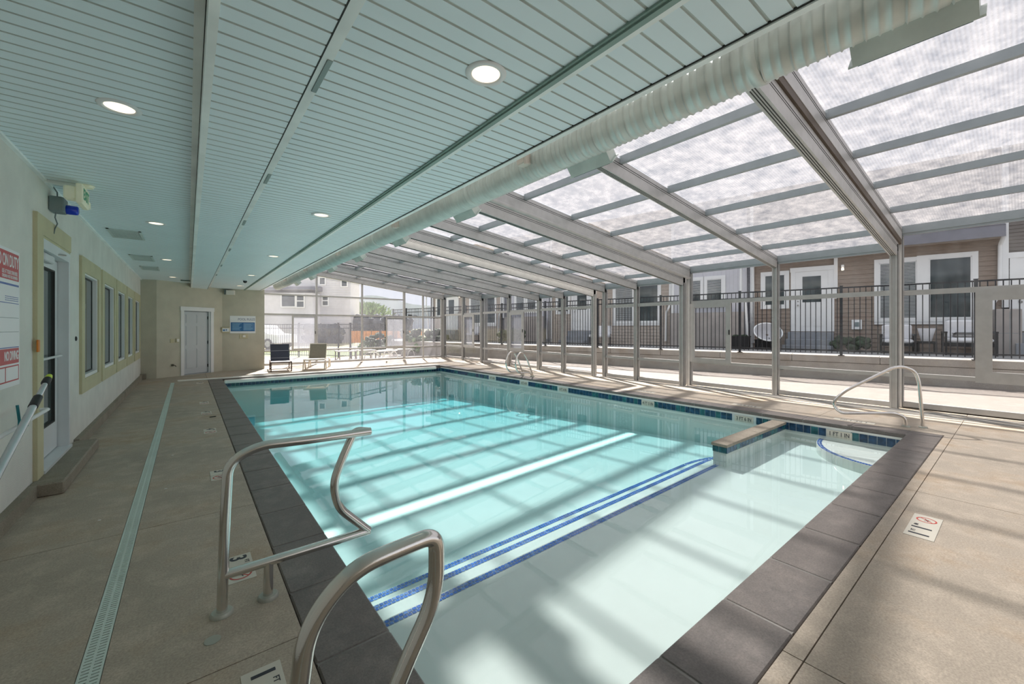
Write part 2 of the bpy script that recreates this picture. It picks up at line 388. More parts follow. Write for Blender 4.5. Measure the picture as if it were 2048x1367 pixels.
# ---------------------------------------------------------------- pool shell
t = thing('swimming_pool', 'rectangular white-plastered indoor swimming pool with shallow shelf', 'pool', (0, 0, 0))
b = MB()   # interior basin faces: thick walls
zb = -1.25
b.box(PX0-.3, PX0+.012, PY0, PY1, zb-.2, -.06); b.box(PX1-.012, PX1+.3, PY0-.3, PY1, zb-.2, -.06)
b.box(PX0-.3, PX1+.3, PY0-.3, PY0+.012, zb-.2, -.06); b.box(PX0-.3, PX1+.3, PY1-.01, PY1+.3, zb-.2, -.10)
b.build('pool_wall', 'plaster', t)
b = MB(); b.prism([(PY0, -1.5), (PY1, -1.5), (PY1, -1.2), (9.5, -1.0), (3.0, -.72), (PY0, -.72)], PX0-.05, PX1+.05, 'x'); b.build('pool_floor', 'plaster', t)
def step_poly(ymax, xr, rad, yb=2.7, sl=.022):
    p = [(PX0-.02, PY0-.02), (PX1+.02, PY0-.02), (PX1+.02, yb), (xr, yb)]
    n = 8
    for k in range(n+1):
        a = math.pi/2*k/n; p.append((xr-rad*(1-math.cos(a)) , yb+(ymax-yb)*math.sin(a)))
    return p+[(PX0-.02, ymax-sl*(xr-rad-PX0))]
b = MB()
b.prism([(PX0-.02, PY0-.02), (PX1+.02, PY0-.02), (PX1+.02, 2.76), (PX0-.02, 2.59)], -1.0, -.40)
b.build('shallow_shelf', 'plaster', t)
b = MB(); b.prism(step_poly(3.06, 6.95, .8), -1.0, -.52); b.build('step', 'plaster', t)
b = MB(); b.prism(step_poly(3.34, 7.3, 1.2), -1.0, -.63); b.build('step', 'plaster', t)
# corner bench
cb = [(PX1+.01, PY0-.01)]+[(PX1+.01-1.12*math.sin(a), PY0-.01+1.02*math.cos(a)) for a in [math.pi/2*k/12 for k in range(13)]]
b = MB(); b.prism(cb, -.6, -.27); b.build('corner_bench', 'plaster', t)
def tile_line(path, z, w=.05, n=2, ts=.032, mats=('tile_blue', 'tile_blue_light'), name='tile_line'):
    """mosaic of small tiles laid along a plan polyline, offset inward"""
    b = MB(); L = 0; P = [Vector((p[0], p[1], 0)) for p in path]
    for a, c in zip(P, P[1:]):
        d = (c-a); ln = d.length; d.normalize(); nn = Vector((d.y, -d.x, 0)); k = int(ln/ts)
        for i in range(max(1, k)):
            for r in range(n):
                p = a+d*(i*ts+(ts*.5 if r % 2 else 0))+nn*(r*ts+.004); q = ts*.42
                c0 = p+d*ts*.5+nn*ts*.5; b.mat(0 if random.random() < .72 else 1)
                b.add([c0-d*q-nn*q+Vector((0,0,z)), c0+d*q-nn*q+Vector((0,0,z)), c0+d*q+nn*q+Vector((0,0,z)), c0-d*q+nn*q+Vector((0,0,z))], [(3,2,1,0)])
    return b.build(name, list(mats), t)
tile_line([(PX0+.01, 2.585), (6.45, 2.715)], -.397)
p2 = step_poly(3.06, 6.95, .8)[3:]; tile_line(p2[::-1], -.517)
p3 = step_poly(3.34, 7.3, 1.2)[3:]; tile_line(p3[::-1], -.627)
tile_line(cb[1:][::-1], -.267)
# divider wall with slab
DX0, DY0, DY1 = 5.73, 2.515, 2.735
b = MB(); b.box(DX0+.02, PX1, DY0+.02, DY1-.02, -1.0, -.13); b.build('divider_wall', 'plaster', t)
# waterline tile band: inner walls
def band(axis, c, a0, a1, sgn, gaps=()):
    """tiles on wall plane axis=c from a0..a1; sgn = direction tiles face"""
    b = MB(); z0, z1 = -.215, -.089; p = .102; a = a0
    b.mat(2)
    if axis == 'x': b.box(min(c, c+sgn*.003), max(c, c+sgn*.003), a0, a1, z0, z1)
    else: b.box(a0, a1, min(c, c+sgn*.003), max(c, c+sgn*.003), z0, z1)
    while a < a1-.02:
        e = min(a+p-.006, a1)
        if not any(g0-.01 < (a+e)/2 < g1+.01 for g0, g1 in gaps):
            b.mat(0 if random.random() < .7 else 1)
            if axis == 'x': b.box(min(c, c+sgn*.007), max(c, c+sgn*.007), a, e, z0+.003, z1-.003)
            else: b.box(a, e, min(c, c+sgn*.007), max(c, c+sgn*.007), z0+.003, z1-.003)
        a += p
    return b.build('waterline_tiles', ['tile_navy', 'tile_teal', 'grout'], t)
WM = [(1.80, '1 FT 1 IN'), (3.19, '3 FT 6 IN'), (5.17, '4 FT 0 IN'), (7.77, '4 FT 6 IN'), (9.40, '4 FT 6 IN'), (11.04, '4 FT 6 IN')]
band('x', PX1-.012, PY0, PY1, -1, [(y-.165, y+.165) for y, _ in WM])
band('x', PX0+.012, PY0, PY1, 1); band('y', PY0+.012, PX0, PX1, 1); band('y', PY1-.01, PX0, PX1, -1)
band('y', DY0+.02, DX0+.02, PX1-.02, -1); band('y', DY1-.02, DX0+.02, PX1-.02, 1); band('x', DX0+.02, DY0+.02, DY1-.02, -1)
for y, s_ in WM:
    b = MB(); b.box(PX1-.021, PX1-.012, y-.16, y+.16, -.212, -.10); m_ = b.build('depth_tile', 'marker_cream', t)
    text('depth_number', s_, .085, 'marker_black', frame_M((PX1-.022, y, -.156), (0, -1, 0), (0, 0, 1)), m_, sx=.78, bold=.001)
# divider slab
b = MB(); b.bbox(DX0, 6.82, DY0, DY1, -.13, -.088, .006); b.bbox(6.826, PX1-.01, DY0, DY1, -.13, -.088, .006)
b.build('divider_slab', 'curb', t)

# coping stones
t = thing('pool_coping', 'dark slate-grey stone edging laid around the swimming pool', 'pool edging')
def stone(x0, x1, y0, y1):
    b = MB(); j = random.uniform(-.001, .001)
    b.bbox(x0+.004, x1-.004, y0+.004, y1-.004, -.088, 0+j, .008); b.build('coping_stone', 'coping', t)
ys = [PY0-CO]; y = 1.32
ys = [PY0-CO, PY0+.30]; y = PY0+.30
while y < PY1-.2: y += .617; ys.append(min(y, PY1+.38))
for y0, y1 in zip(ys, ys[1:]): stone(PX0-CO, PX0, y0, y1)
y = PY0; yr = [PY0]
while y < PY1-.2: y += .617; yr.append(min(y, PY1+.38))
for y0, y1 in zip(yr, yr[1:]): stone(PX1, PX1+CO, y0, y1)
xs = [PX0, 1.69, 2.335, 2.985, 3.64, 4.31, 4.96, 5.62, 6.28, 6.94, 7.55, PX1+CO]
for x0, x1 in zip(xs, xs[1:]): stone(x0, x1, PY0-CO, PY0)
b = MB(); b.box(PX0-CO+.008, PX0-.008, PY0-CO+.008, PY1+.37, -.14, -.005); b.box(PX1+.008, PX1+CO-.008, PY0-CO+.008, PY1+.37, -.14, -.005); b.box(PX0-CO+.008, PX1+CO-.008, PY0-CO+.008, PY0-.008, -.14, -.005)
b.build('mortar_bed', 'coping_face', t)
# water
b = MB(); b.box(PX0+.006, PX1-.006, PY0+.006, PY1-.004, -1.45, ZW); o = b.build('pool_water', 'water'); tag(o, 'clear turquoise water filling the swimming pool', 'water', kind='stuff')

# pool cover housing at far end
t = thing('pool_cover', 'white pool cover housing and roller bar across the far pool end', 'pool cover', (0, 14.6, 0))
b = MB(); b.bbox(-.24, 8.0, .16, .40, 0.0, .028, .006); b.build('lid_edge', 'cover_white', t)
b = MB(); b.bbox(PX0-.0, 7.9, .02, .155, -.03, -.01, .004); b.build('lid_recess', 'black', t)
b = MB(); b.bbox(PX0+.02, 7.60, -.30, -.17, -.095, .005, .02); b.build('leading_bar', 'cover_white', t)
b = MB(); b.box(PX0+.02, 7.72, -.19, .02, -.10, -.07); b.build('cover_fabric', 'rubber', t)
b = MB(); b.box(PX0+.3, 7.9, .40, .72, 0, .004); b.build('lid_panel', 'cover_white', t)

# depth markers on the deck
def nodive(parent, cx, cy, z, r):
    b = MB(); b.disc((cx, cy, z), r, 28, r*.84)
    M = Matrix.Translation((cx, cy, 0)) @ Matrix.Rotation(math.radians(45), 4, 'Z')
    b.add([M @ Vector(p) for p in [(-r*.85, -r*.07, z), (r*.85, -r*.07, z), (r*.85, r*.07, z), (-r*.85, r*.07, z)]], [(0,1,2,3)])
    b.build('prohibition_ring', 'marker_red', parent)
    b = MB()
    for a, l, ox in ((20, .55, 0), (70, .4, .2), (-35, .35, -.2)):
        M = Matrix.Translation((cx+ox*r, cy, 0)) @ Matrix.Rotation(math.radians(a), 4, 'Z')
        b.add([M @ Vector(p) for p in [(-r*l, -r*.05, z-.0004), (r*l, -r*.05, z-.0004), (r*l, r*.05, z-.0004), (-r*l, r*.05, z-.0004)]], [(0,1,2,3)])
    b.build('diver_figure', 'marker_black', parent)
def dmarker(x, y, rz, num, unit, label, w=.15, L=.34, two=None):
    """local +x reads left-to-right, +y is up"""
    t = thing('depth_marker', label, 'depth marker', (x, y, 0), rz, 'depth markers set in the deck')
    b = MB()
    if two: b.bbox(-L/2, L/2, -w/2, w/2, 0, .003, .001)
    else: b.bbox(-L/2, -.006, -w/2, w/2, 0, .003, .001); b.bbox(.006, L/2, -w/2, w/2, 0, .003, .001)
    b.build('tile', 'marker_cream', t)
    I = Matrix.Translation
    if two:
        text('number', '1', .15, 'marker_black', I((-.19, 0, .004)), t, bold=.003); text('unit', 'FT', .035, 'marker_black', I((-.13, .04, .004)), t)
        text('number', '1', .15, 'marker_black', I((-.05, 0, .004)), t, bold=.003); text('unit', 'IN', .035, 'marker_black', I((.01, .04, .004)), t)
        nodive(t, .15, 0, .004, .058)
    else:
        text('number', num, .125, 'marker_black', I((-.125, 0, .004)), t, bold=.003); text('unit', unit, .035, 'marker_black', I((-.06, .045, .004)), t)
        nodive(t, .088, 0, .004, .06)
R90 = -math.pi/2
for y, n_, lb in [(1.93, '1', 'depth tile at the foot of the nearest handrail, bottom edge of the view'), (3.06, '3', 'cream 3 FT no-diving depth tile between the handrail posts'),
                  (5.13, '3', 'cream depth tile first beyond the handrail on the left deck'), (7.40, '4', 'cream depth tile on the left deck nearest the black clip'),
                  (9.0, '4', 'cream depth tile on the left deck, just beyond the black clip'), (10.25, '4', 'cream depth tile second from the far end of the left deck'), (14.03, '4', 'cream depth tile nearest the pool cover on the left deck')]:
    dmarker(.25, y, R90, n_, 'FT', lb)
dmarker(4.355, .477, 0, '1', 'FT', 'cream 1 FT 1 IN no-diving tile on the sunlit near deck', .16, .52, two=True)
for x, y, lb in [(8.42, 1.72, 'pale depth tile on the right edging nearest the diagonal handrail'), (8.46, 3.35, 'pale depth tile on the right edging opposite the divider slab'),(8.48, 5.6, 'pale depth tile on the right edging between divider and ladder')]:
    t = thing('depth_marker', lb, 'depth marker', (x, y, 0), R90+math.pi, 'depth markers set in the deck')
    b = MB(); b.bbox(-.26, .26, -.07, .07, 0, .003, .001); b.build('tile', 'marker_cream', t)
    text('number', {1.72: '1 FT 1 IN', 3.35: '3 FT 6 IN', 5.6: '4 FT 0 IN'}[y], .09, 'marker_black', Matrix.Translation((0, 0, .004)), t)

# ---------------------------------------------------------------- rails
def flange(parent, x, y, r=.052):
    b = MB(); b.tube([(x, y, 0), (x, y, .012), (x, y, .02)], [r, r, r*.86], 28); b.build('flange', 'flange', parent)
def rail_obj(name, label, cat, paths, flanges, rad=.0245, group=None, mat='steel'):
    fx = flanges[0]; t = thing(name, label, cat, (fx[0], fx[1], 0), 0, group)
    for nm, pts, rr in paths:
        b = MB(); q = smooth_path(pts, rr, 8) if rr else [Vector(p) for p in pts]
        b.tube([p-Vector((fx[0], fx[1], 0)) for p in q], rad, 18); b.build(nm, mat, t)
    for f in flanges: flange(t, f[0]-fx[0], f[1]-fx[1])
    return t
Y1 = 2.62
rail_obj('pool_handrail', 'brushed steel figure-four handrail standing fully in view on the left deck', 'handrail', [
    ('top_rail', [(.138, Y1, 0), (.15, Y1, .45), (.165, Y1, .79), (.30, Y1, .856), (.60, Y1, .842), (.918, Y1, .838)], .11),
    ('end_rail', [(.905, Y1+.006, .838), (.83, Y1+.03, .852), (.75, Y1+.01, .70), (.69, Y1, .56), (.72, Y1, .40), (.905, Y1, .204)], .07),
    ('lower_rail', [(.146, Y1, .203), (.5, Y1, .203), (.912, Y1, .203)], 0),
    ('support_post', [(.349, Y1+.006, 0), (.349, Y1, .20)], 0)], [(.138, Y1), (.349, Y1+.006)], group='steel handrails at the left pool edge')
Y2 = 1.13
rail_obj('pool_handrail', 'brushed steel handrail closest to the viewer, cut by the bottom edge', 'handrail', [
    ('top_rail', [(.185, Y2, 0), (.20, Y2, .45), (.235, Y2, .745), (.345, Y2, .852), (.50, Y2, .862), (.60, Y2, .866), (.60, Y2, .68), (.49, Y2, .50), (.43, Y2, .38), (.50, Y2, .204)], .09),
    ('lower_rail', [(.19, Y2, .203), (.5, Y2, .203)], 0),
    ('support_post', [(.38, Y2, 0), (.38, Y2, .20)], 0)], [(.185, Y2), (.38, Y2)], group='steel handrails at the left pool edge')
A = Vector((8.673, .956, 0)); D = (Vector((8.558, 1.127, 0))-A).normalized()
def fp(s, z): p = A+D*s; return (p.x, p.y, z)
rail_obj('pool_handrail', 'bent steel handrail crossing the right near corner of the pool', 'handrail', [
    ('top_rail', [fp(0, 0), fp(.05, .71), fp(.10, .86), fp(.25, .915), fp(.36, .90), fp(1.0, .50), fp(1.15, .31), fp(1.05, .155), fp(.35, .20), fp(.22, .15), fp(.206, 0)], .12)], [fp(0, 0)[:2], fp(.206, 0)[:2]], .0225)
def ladder_rail(Y, x):
    return [(x, Y, 0), (8.14, Y, .59), (8.02, Y, .74), (7.90, Y, .77), (7.78, Y, .67), (7.70, Y, .45), (7.74, Y, .25), (7.86, Y, .14), (8.22, Y, .13), (8.33, Y, .09), (8.345, Y, 0)]
rail_obj('pool_ladder_rail', 'farther of two looped steel grab rails on the right pool edge', 'grab rail', [('grab_rail', ladder_rail(10.0, 8.42), .07)], [(8.42, 10.0), (8.345, 10.0)], .0225, 'looped grab rails on the right pool edge')
rail_obj('pool_ladder_rail', 'nearer of two looped steel grab rails on the right pool edge', 'grab rail', [('grab_rail', ladder_rail(9.53, 8.42), .07)], [(8.42, 9.53), (8.345, 9.53)], .0225, 'looped grab rails on the right pool edge')

# ---------------------------------------------------------------- left wall with door and windows
WT = .30
WIN = [(7.57, 9.02), (9.2, 10.76), (10.88, 12.42), (12.55, 14.02), (14.2, 15.8)]
DR = (5.77, 6.93)
ops = [(DR[0], DR[1], .12, 2.36)] + [(a+.20, c-.20, .83, 2.26) for a, c in WIN]
b = MB(); y = YN
for (a, c, z0, z1) in ops:
    b.box(XW-WT, XW, y, a, 0, 3.1); b.box(XW-WT, XW, a, c, 0, z0); b.box(XW-WT, XW, a, c, z1, 3.1); y = c
b.box(XW-WT, XW, y, 16.5, 0, 3.1)
struct(b.build('wall_left', 'stucco_white'))
b = MB(); b.box(XW, XW+.055, YN, 5.45, 0, .115); b.box(XW, XW+.05, 7.25, 16.3, 0, .135); b.box(XW, XW+.13, 16.0, 16.3, 0, .16)
struct(b.build('baseboard_left', 'curb'))
b = MB(); b.box(XW-2.2, XW-2.15, YN, 17, 0, 3.1); b.box(XW-2.2, XW-WT, YN, YN+.05, 0, 3.1); b.box(XW-2.2, XW-WT, 16.9, 17, 0, 3.1); b.box(XW-2.2, XW-WT, YN, 17, -.05, 0); b.box(XW-2.2, XW-WT, YN, 17, 3.05, 3.1)
struct(b.build('wall_inner_room', 'privacy_wall'))
for i, (a, c) in enumerate(WIN):
    r = sthing('window_%d' % (i+1), (XW, (a+c)/2, 0)); h = (c-a)/2
    b = MB()
    for (y0, y1, z0, z1) in ((-h, h, 2.24, 2.44), (-h, h, .65, .83), (-h, -h+.19, .83, 2.24), (h-.19, h, .83, 2.24)): b.box(0, .028, y0, y1, z0, z1)
    b.build('window_surround', 'stucco_trim', r)
    b = MB(); f = .045; y0, y1, z0, z1 = -h+.20, h-.20, .83, 2.26
    b.box(-.06, .012, y0, y1, z1-f, z1); b.box(-.06, .012, y0, y1, z0, z0+f); b.box(-.06, .012, y0, y0+f, z0+f, z1-f); b.box(-.06, .012, y1-f, y1, z0+f, z1-f)
    b.build('window_frame', 'white_paint', r)
    b = MB(); f2 = .02; y0 += f; y1 -= f; z0 += f; z1 -= f
    b.box(-.052, -.036, y0, y1, z1-f2, z1); b.box(-.052, -.036, y0, y1, z0, z0+f2); b.box(-.052, -.036, y0, y0+f2, z0, z1); b.box(-.052, -.036, y1-f2, y1, z0, z1)
    b.build('window_seal', 'seal', r)
    b = MB(); b.box(-.046, -.042, y0+f2, y1-f2, z0+f2, z1-f2); b.build('window_pane', 'pane_dark', r)
    b = MB(); yy = y0
    while yy < y1: b.box(-.13, -.125, yy, yy+.075, z0, z1); b.box(-.135, -.13, yy+.07, yy+.09, z0, z1); yy += .085
    b.build('window_blind', 'blind', r)
# entry door
r = sthing('door_1', (XW, 0, 0)); a, c = DR
b = MB()
b.box(0, .03, a-.20, a, .08, 2.56); b.box(0, .03, a, c, 2.38, 2.56); b.box(0, .022, a-.02, c+.0, 2.36, 2.42)
b.build('door_surround', 'stucco_trim', r)
b = MB(); f = .06
b.box(-.16, .02, a, a+f, .12, 2.36); b.box(-.16, .02, c-f, c, .12, 2.36); b.box(-.16, .02, a+f, c-f, 2.26, 2.36); b.box(-.16, .04, a, c, .12, .15)
b.build('door_frame', 'alu_white', r)
b = MB(); y0, y1 = a+f+.006, c-f-.006; X0, X1 = -.12, -.07
b.box(X0, X1, y0, y0+.09, .16, 2.25); b.box(X0, X1, y1-.12, y1, .16, 2.25); b.box(X0, X1, y0+.09, y1-.12, .16, .46); b.box(X0, X1, y0+.09, y1-.12, 2.14, 2.25)
leaf = b.build('door_leaf', 'alu_white', r)
b = MB()
for (q0, q1, z0, z1) in ((y0+.09, y1-.12, .46, .475), (y0+.09, y1-.12, 2.125, 2.14), (y0+.09, y0+.102, .46, 2.14), (y1-.132, y1-.12, .46, 2.14)): b.box(X0+.01, X1+.004, q0, q1, z0, z1)
b.build('glazing_seal', 'seal', leaf)
b = MB(); b.box(-.098, -.092, y0+.1, y1-.13, .475, 2.13); b.build('door_pane', 'pane_dark', leaf)
b = MB(); b.tube(smooth_path([(-.07, y0+.03, 1.19), (-.03, y0+.03, 1.19), (-.03, y1-.05, 1.19), (-.07, y1-.05, 1.19)], .02), .013, 10); b.build('push_bar', 'alu_white', leaf)
b = MB(); b.bbox(-.07, .0, y0+.16, y0+.52, 2.17, 2.25, .01); cl = b.build('door_closer', 'alu_white', leaf)
b = MB(); b.tube([(-.03, y0+.4, 2.26), (.05, y0+.65, 2.29), (.0, y1+.0, 2.335)], .008, 8); b.build('closer_arm', 'steel_dull', cl)
b = MB(); b.bbox(-.068, -.055, y0+.015, y0+.075, 1.40, 1.58, .003); b.build('door_lock', 'black', leaf)
b = MB(); b.bbox(-.066, -.060, y0+.02, y0+.11, 1.60, 1.72, .003); b.build('door_notice', 'sign_white', leaf)
b = MB(); b.bbox(XW, XW+.22, 5.42, 7.25, 0, .118, .012); o = b.build('door_step', 'curb'); tag(o, 'low concrete doorstep under the glazed left door', 'step')
# small wall items
b = MB(); b.bbox(0, .012, -.03, .03, -.055, .055, .003); o = b.build('wall_tag', 'orange', None, (XW+.028, 5.57, 1.34)); tag(o, 'small orange tag stuck on the tan surround of the left door', 'tag')
b = MB(); b.ball((0, 0, 0), .012, .035, .03, 10, 6); o = b.build('wall_plug', 'black', None, (XW+.004, 7.36, 1.37)); tag(o, 'small dark plug in the wall between left door and first window', 'plug')
t = thing('strobe_alarm', 'grey box with blue lamp high on the wall above the left door', 'alarm light', (XW, 6.17, 2.76))
b = MB(); b.bbox(0, .11, -.09, .09, -.075, .075, .01); b.build('housing', 'grey_box', t)
b = MB(); b.tube([(.11, .02, -.03), (.13, .02, -.03), (.19, .02, -.03), (.20, .02, -.03)], [.045, .048, .046, .03], 16); b.build('lens', 'blue_lens', t)
b = MB(); b.tube([(.03, -.05, .17), (.05, -.01, .13), (.05, 0, .09), (.045, -.01, .07)], .006, 8); b.build('cable', 'grey_box', t)
b = MB(); b.tube([(.04, 0, -.07), (.035, -.01, -.13), (.05, .0, -.19), (.035, -.02, -.25), (.03, -.03, -.30)], .0055, 8); b.build('cable', 'grey_box', t)
t = thing('exit_sign', 'cream EXIT sign with green letters hung under the left ceiling', 'exit sign', (-.82, 5.88, ZL))
b = MB(); b.tube([(.02, 0, -.005), (.02, 0, -.03)], [.06, .045], 20); b.build('canopy', 'exit_cream', t)
b = MB(); b.bbox(-.035, .015, -.17, .17, -.22, -.03, .008); b.build('sign_box', 'exit_cream', t)
b = MB(); b.bbox(-.03, .02, .17, .215, -.20, -.13, .006); b.build('lamp_head', 'exit_cream', t)
b = MB(); b.bbox(-.12, -.03, -.15, -.04, -.19, -.06, .012); b.build('lamp_head', 'exit_cream', t)
text('lettering', 'EXIT', .15, 'exit_green', frame_M((.0165, 0, -.125), (0, 1, 0), (0, 0, 1)), t, sx=.86, bold=.003)
b = MB(); b.bbox(-.27, -.02, .01, .05, -.032, 0, .004); b.build('conduit', 'vinyl_trim', t)
# safety sign on left wall
t = thing('safety_sign', 'large red and white lifeguard and no-diving notice on the left wall', 'sign', (XW, 5.14, 1.58))
b = MB(); b.box(0, .006, -1.3, .04, -.54, .54); b.build('board', 'sign_white', t)
b = MB(); b.box(.006, .0075, -1.27, .015, .30, .515); b.box(.006, .0075, -1.27, .015, -.36, -.24); b.build('red_band', 'sign_red', t)
b = MB()
for (y0, y1, z0, z1) in ((-1.27, .015, -.50, -.49), (-1.27, .015, -.385, -.375), (.007, .015, -.50, -.375), (-.30, -.29, -.50, -.375)): b.box(.006, .0075, y0, y1, z0, z1)
b.build('red_border', 'sign_red', t)
b = MB(); b.box(.006, .0075, -1.27, .015, .255, .27); b.box(.006, .0075, -1.27, .015, .115, .12); b.box(.006, .0075, -1.27, .015, -.235, -.228)
for k in range(9):
    for z in (.135, .15, .165): b.box(.006, .0075, -.30+k*.035, -.30+k*.035+.022, z, z+.005)
b.build('blue_lines', 'sign_blue', t)
b = MB(); b.box(.006, .0072, -1.27, .015, .0, .003); b.box(.006, .0072, -1.27, .015, -.11, -.107); b.build('grey_rule', 'grey_box', t)
MS = lambda y, z: frame_M((.0082, y, z), (0, 1, 0), (0, 0, 1))
text('heading', 'NO LIFEGUARD ON DUTY', .13, 'sign_white', MS(0.0, .44), t, 'RIGHT', sx=.62, bold=.002)
text('subheading', 'USE AT YOUR OWN RISK', .045, 'sign_white', MS(-.02, .355), t, 'RIGHT', sx=.7)
text('subheading', 'CHILDREN MUST BE SUPERVISED', .035, 'sign_white', MS(-.02, .32), t, 'RIGHT', sx=.7)
text('notice', 'NO DIVING', .10, 'sign_white', MS(0, -.30), t, 'RIGHT', sx=.62, bold=.002)
# pole + bar
t = thing('telescopic_pole', 'aluminium telescopic pool pole with lime tip leaning on the left wall', 'pole', (XW+.22, 4.0, .74))
d = Vector((0, .875, .36)).normalized()
b = MB(); b.tube([d*(-.4), d*.55], .022, 14); b.build('outer_tube', 'pole_alu', t)
b = MB(); b.tube([d*.50, d*.64], .026, 14); b.tube([d*.84, d*.86, d*.93], [.02, .026, .024], 14); b.build('clamp', 'black', t)
b = MB(); b.tube([d*.55, d*.90], .017, 14); b.build('inner_tube', 'pole_alu', t)
b = MB(); b.tube([d*.93, d*.955, d*.985], [.022, .022, .018], 14); b.build('tip', 'lime', t)
t = thing('wall_grab_bar', 'white pole support bar with teal cord on the left wall', 'bracket', (XW, 4.4, .80))
b = MB(); b.tube(smooth_path([(.0, -.5, 0), (.15, -.5, 0), (.15, .87, 0), (.10, .87, 0)], .04), .014, 12); b.build('bar', 'white_paint', t)
b = MB(); b.tube([(.16, .0, .16), (.17, .0, .05), (.165, .02, -.03), (.165, .12, .01), (.165, .2, -.02)], .008, 8); b.build('cord', 'teal_cord', t)

# ---------------------------------------------------------------- back walls
def wall_seg(b, A, B, z0, z1, th=.2):
    A = Vector((*A, 0)); B = Vector((*B, 0)); d = (B-A).normalized(); n = Vector((-d.y, d.x, 0))*th
    vs = [A, B, B+n, A+n]; b.prism([(p.x, p.y) for p in vs], z0, z1)
C0, C1, C2, C3 = (XW-.1, 16.20), (-.74, 16.12), (.93, 17.45), (2.20, 17.45)
b = MB(); wall_seg(b, C0, C1, 0, 3.1); DA = Vector((*C1, 0)); DB = Vector((*C2, 0)); dd = (DB-DA).normalized()
def dp(s, o=0, z=0): p = DA+dd*s+Vector((dd.y, -dd.x, 0))*o; return (p.x, p.y, z)
wall_seg(b, dp(0)[:2], dp(.79)[:2], 0, 3.1); wall_seg(b, dp(1.72)[:2], C2, 0, 3.1); wall_seg(b, dp(.79)[:2], dp(1.72)[:2], 2.09, 3.1)
wall_seg(b, C2, C3, 0, 3.1); b.box(2.0, 2.2, 17.5, 18.66, 0, 4.6)
struct(b.build('wall_back', 'stucco_tan'))
MD = frame_M(DA, dd, (0, 0, 1))   # local x along wall, y up, z out? (d x up)
MDr = Matrix.Rotation(math.atan2(dd.y, dd.x), 4, 'Z')
r = sthing('door_2', tuple(DA), math.atan2(dd.y, dd.x))   # local x along wall, -y into room
b = MB(); b.box(.70, .80, -.025, 0, 0, 2.09); b.box(1.70, 1.80, -.025, 0, 0.0, 2.09); b.box(.68, 1.82, -.03, 0, 2.06, 2.19); b.build('door_casing', 'white_paint', r)
b = MB(); b.box(1.64, 1.70, 0, .14, 0, 2.08); b.box(.80, .82, 0, .14, 0, 2.08); b.box(.8, 1.7, 0, .14, 2.055, 2.09); b.box(.8, 1.7, .12, .16, -.02, 2.09); b.box(.8, 1.7, 0, .14, -.02, .012); b.build('door_jamb_blocker', 'door_grey', r)  # jamb and threshold, plus an unseen panel added behind to block sun
b = MB(); b.box(.83, 1.63, .05, .09, .03, 2.04)
lf = b.build('door_leaf', 'door_grey', r)
b = MB()
for (x0, x1) in ((.92, 1.19), (1.27, 1.54)):
    for (z0, z1) in ((.22, .82), (.96, 1.56), (1.68, 1.93)):
        b.box(x0, x1, .038, .05, z0, z1); 
        for (q0, q1, w0, w1) in ((x0-.02, x1+.02, z0-.02, z0), (x0-.02, x1+.02, z1, z1+.02), (x0-.02, x0, z0, z1), (x1, x1+.02, z0, z1)): b.box(q0, q1, .044, .05, w0, w1)
b.build('door_panel', 'door_grey', lf)
for z in (.25, 1.03, 1.85):
    b = MB(); b.bbox(1.625, 1.655, .02, .05, z-.05, z+.05, .004); b.build('hinge', 'black', lf)
def wallbox(name, s, z, w_, h_, mat, label, cat, d_=.02, dz=0):
    t = thing(name, label, cat, dp(s, 0, z), math.atan2(dd.y, dd.x))
    b = MB(); b.bbox(-w_/2, w_/2, -d_, 0, -h_/2, h_/2, .004); b.build('plate', mat, t); return t
t = wallbox('switch_plate', .45, 1.11, .13, .12, 'beige_plastic', 'beige outlet plate left of the back door, outer of two', 'outlet')
b = MB(); b.box(-.03, .03, -.024, -.02, -.04, .04); b.build('socket', 'stucco_trim', t)
t = wallbox('switch_plate', .60, 1.12, .11, .13, 'beige_plastic', 'beige switch plate with pale cover beside the back door frame', 'switch')
b = MB(); b.bbox(-.035, .04, -.035, -.02, -.045, .05, .004); b.build('switch', 'cover_white', t)
t = wallbox('hose_bib', .45, .36, .06, .06, 'alu_dark', 'small dark hose tap low on the wall left of back door', 'tap', .03)
b = MB(); b.tube([(0, -.03, 0), (.03, -.08, -.01), (.05, -.09, -.05)], .012, 8); b.ball((-.02, -.06, .02), .03, .02, .015, 8, 5); b.build('spout', 'alu_dark', t)
YR = 17.45
t = thing('rules_sign', 'white POOL RULES board with blue panel on the back wall', 'sign', (1.535, YR, 1.63))
b = MB(); b.box(-.385, .385, -.012, 0, -.31, .31); b.build('board', 'sign_white', t)
b = MB(); b.box(-.36, .36, -.014, -.012, -.24, .08); b.build('blue_panel', 'rules_blue', t)
b = MB(); b.box(.01, .34, -.0155, -.014, -.21, .055); b.build('light_panel', 'rules_light', t)
b = MB()
for k in range(8):
    z = .045-k*.034; b.box(-.32, -.32+random.uniform(.2, .3), -.0155, -.014, z-.006, z+.004)
for k in range(8):
    z = .035-k*.032; b.box(.03, .03+random.uniform(.2, .29), -.0165, -.0155, z-.004, z+.004)
b.build('rule_lines', 'rules_line', t)
text('heading', 'POOL RULES', .115, 'rules_grey', frame_M((.11, -.0135, .185), (1, 0, 0), (0, 0, 1)), t, sx=.80, bold=.0015)
t = thing('control_box', 'small grey controller with blue display left of the rules board', 'control box', (1.03, YR, 1.44))
b = MB(); b.bbox(-.13, .12, -.06, 0, -.09, .09, .008); b.build('housing', 'beige_plastic', t)
b = MB(); b.box(-.10, .10, -.063, -.06, -.06, .06); b.build('display', 'sign_white', t)
b = MB(); b.box(-.09, -.02, -.065, -.063, -.04, .02); b.box(.0, .03, -.065, -.063, -.03, .03); b.build('display_mark', 'rules_light', t)
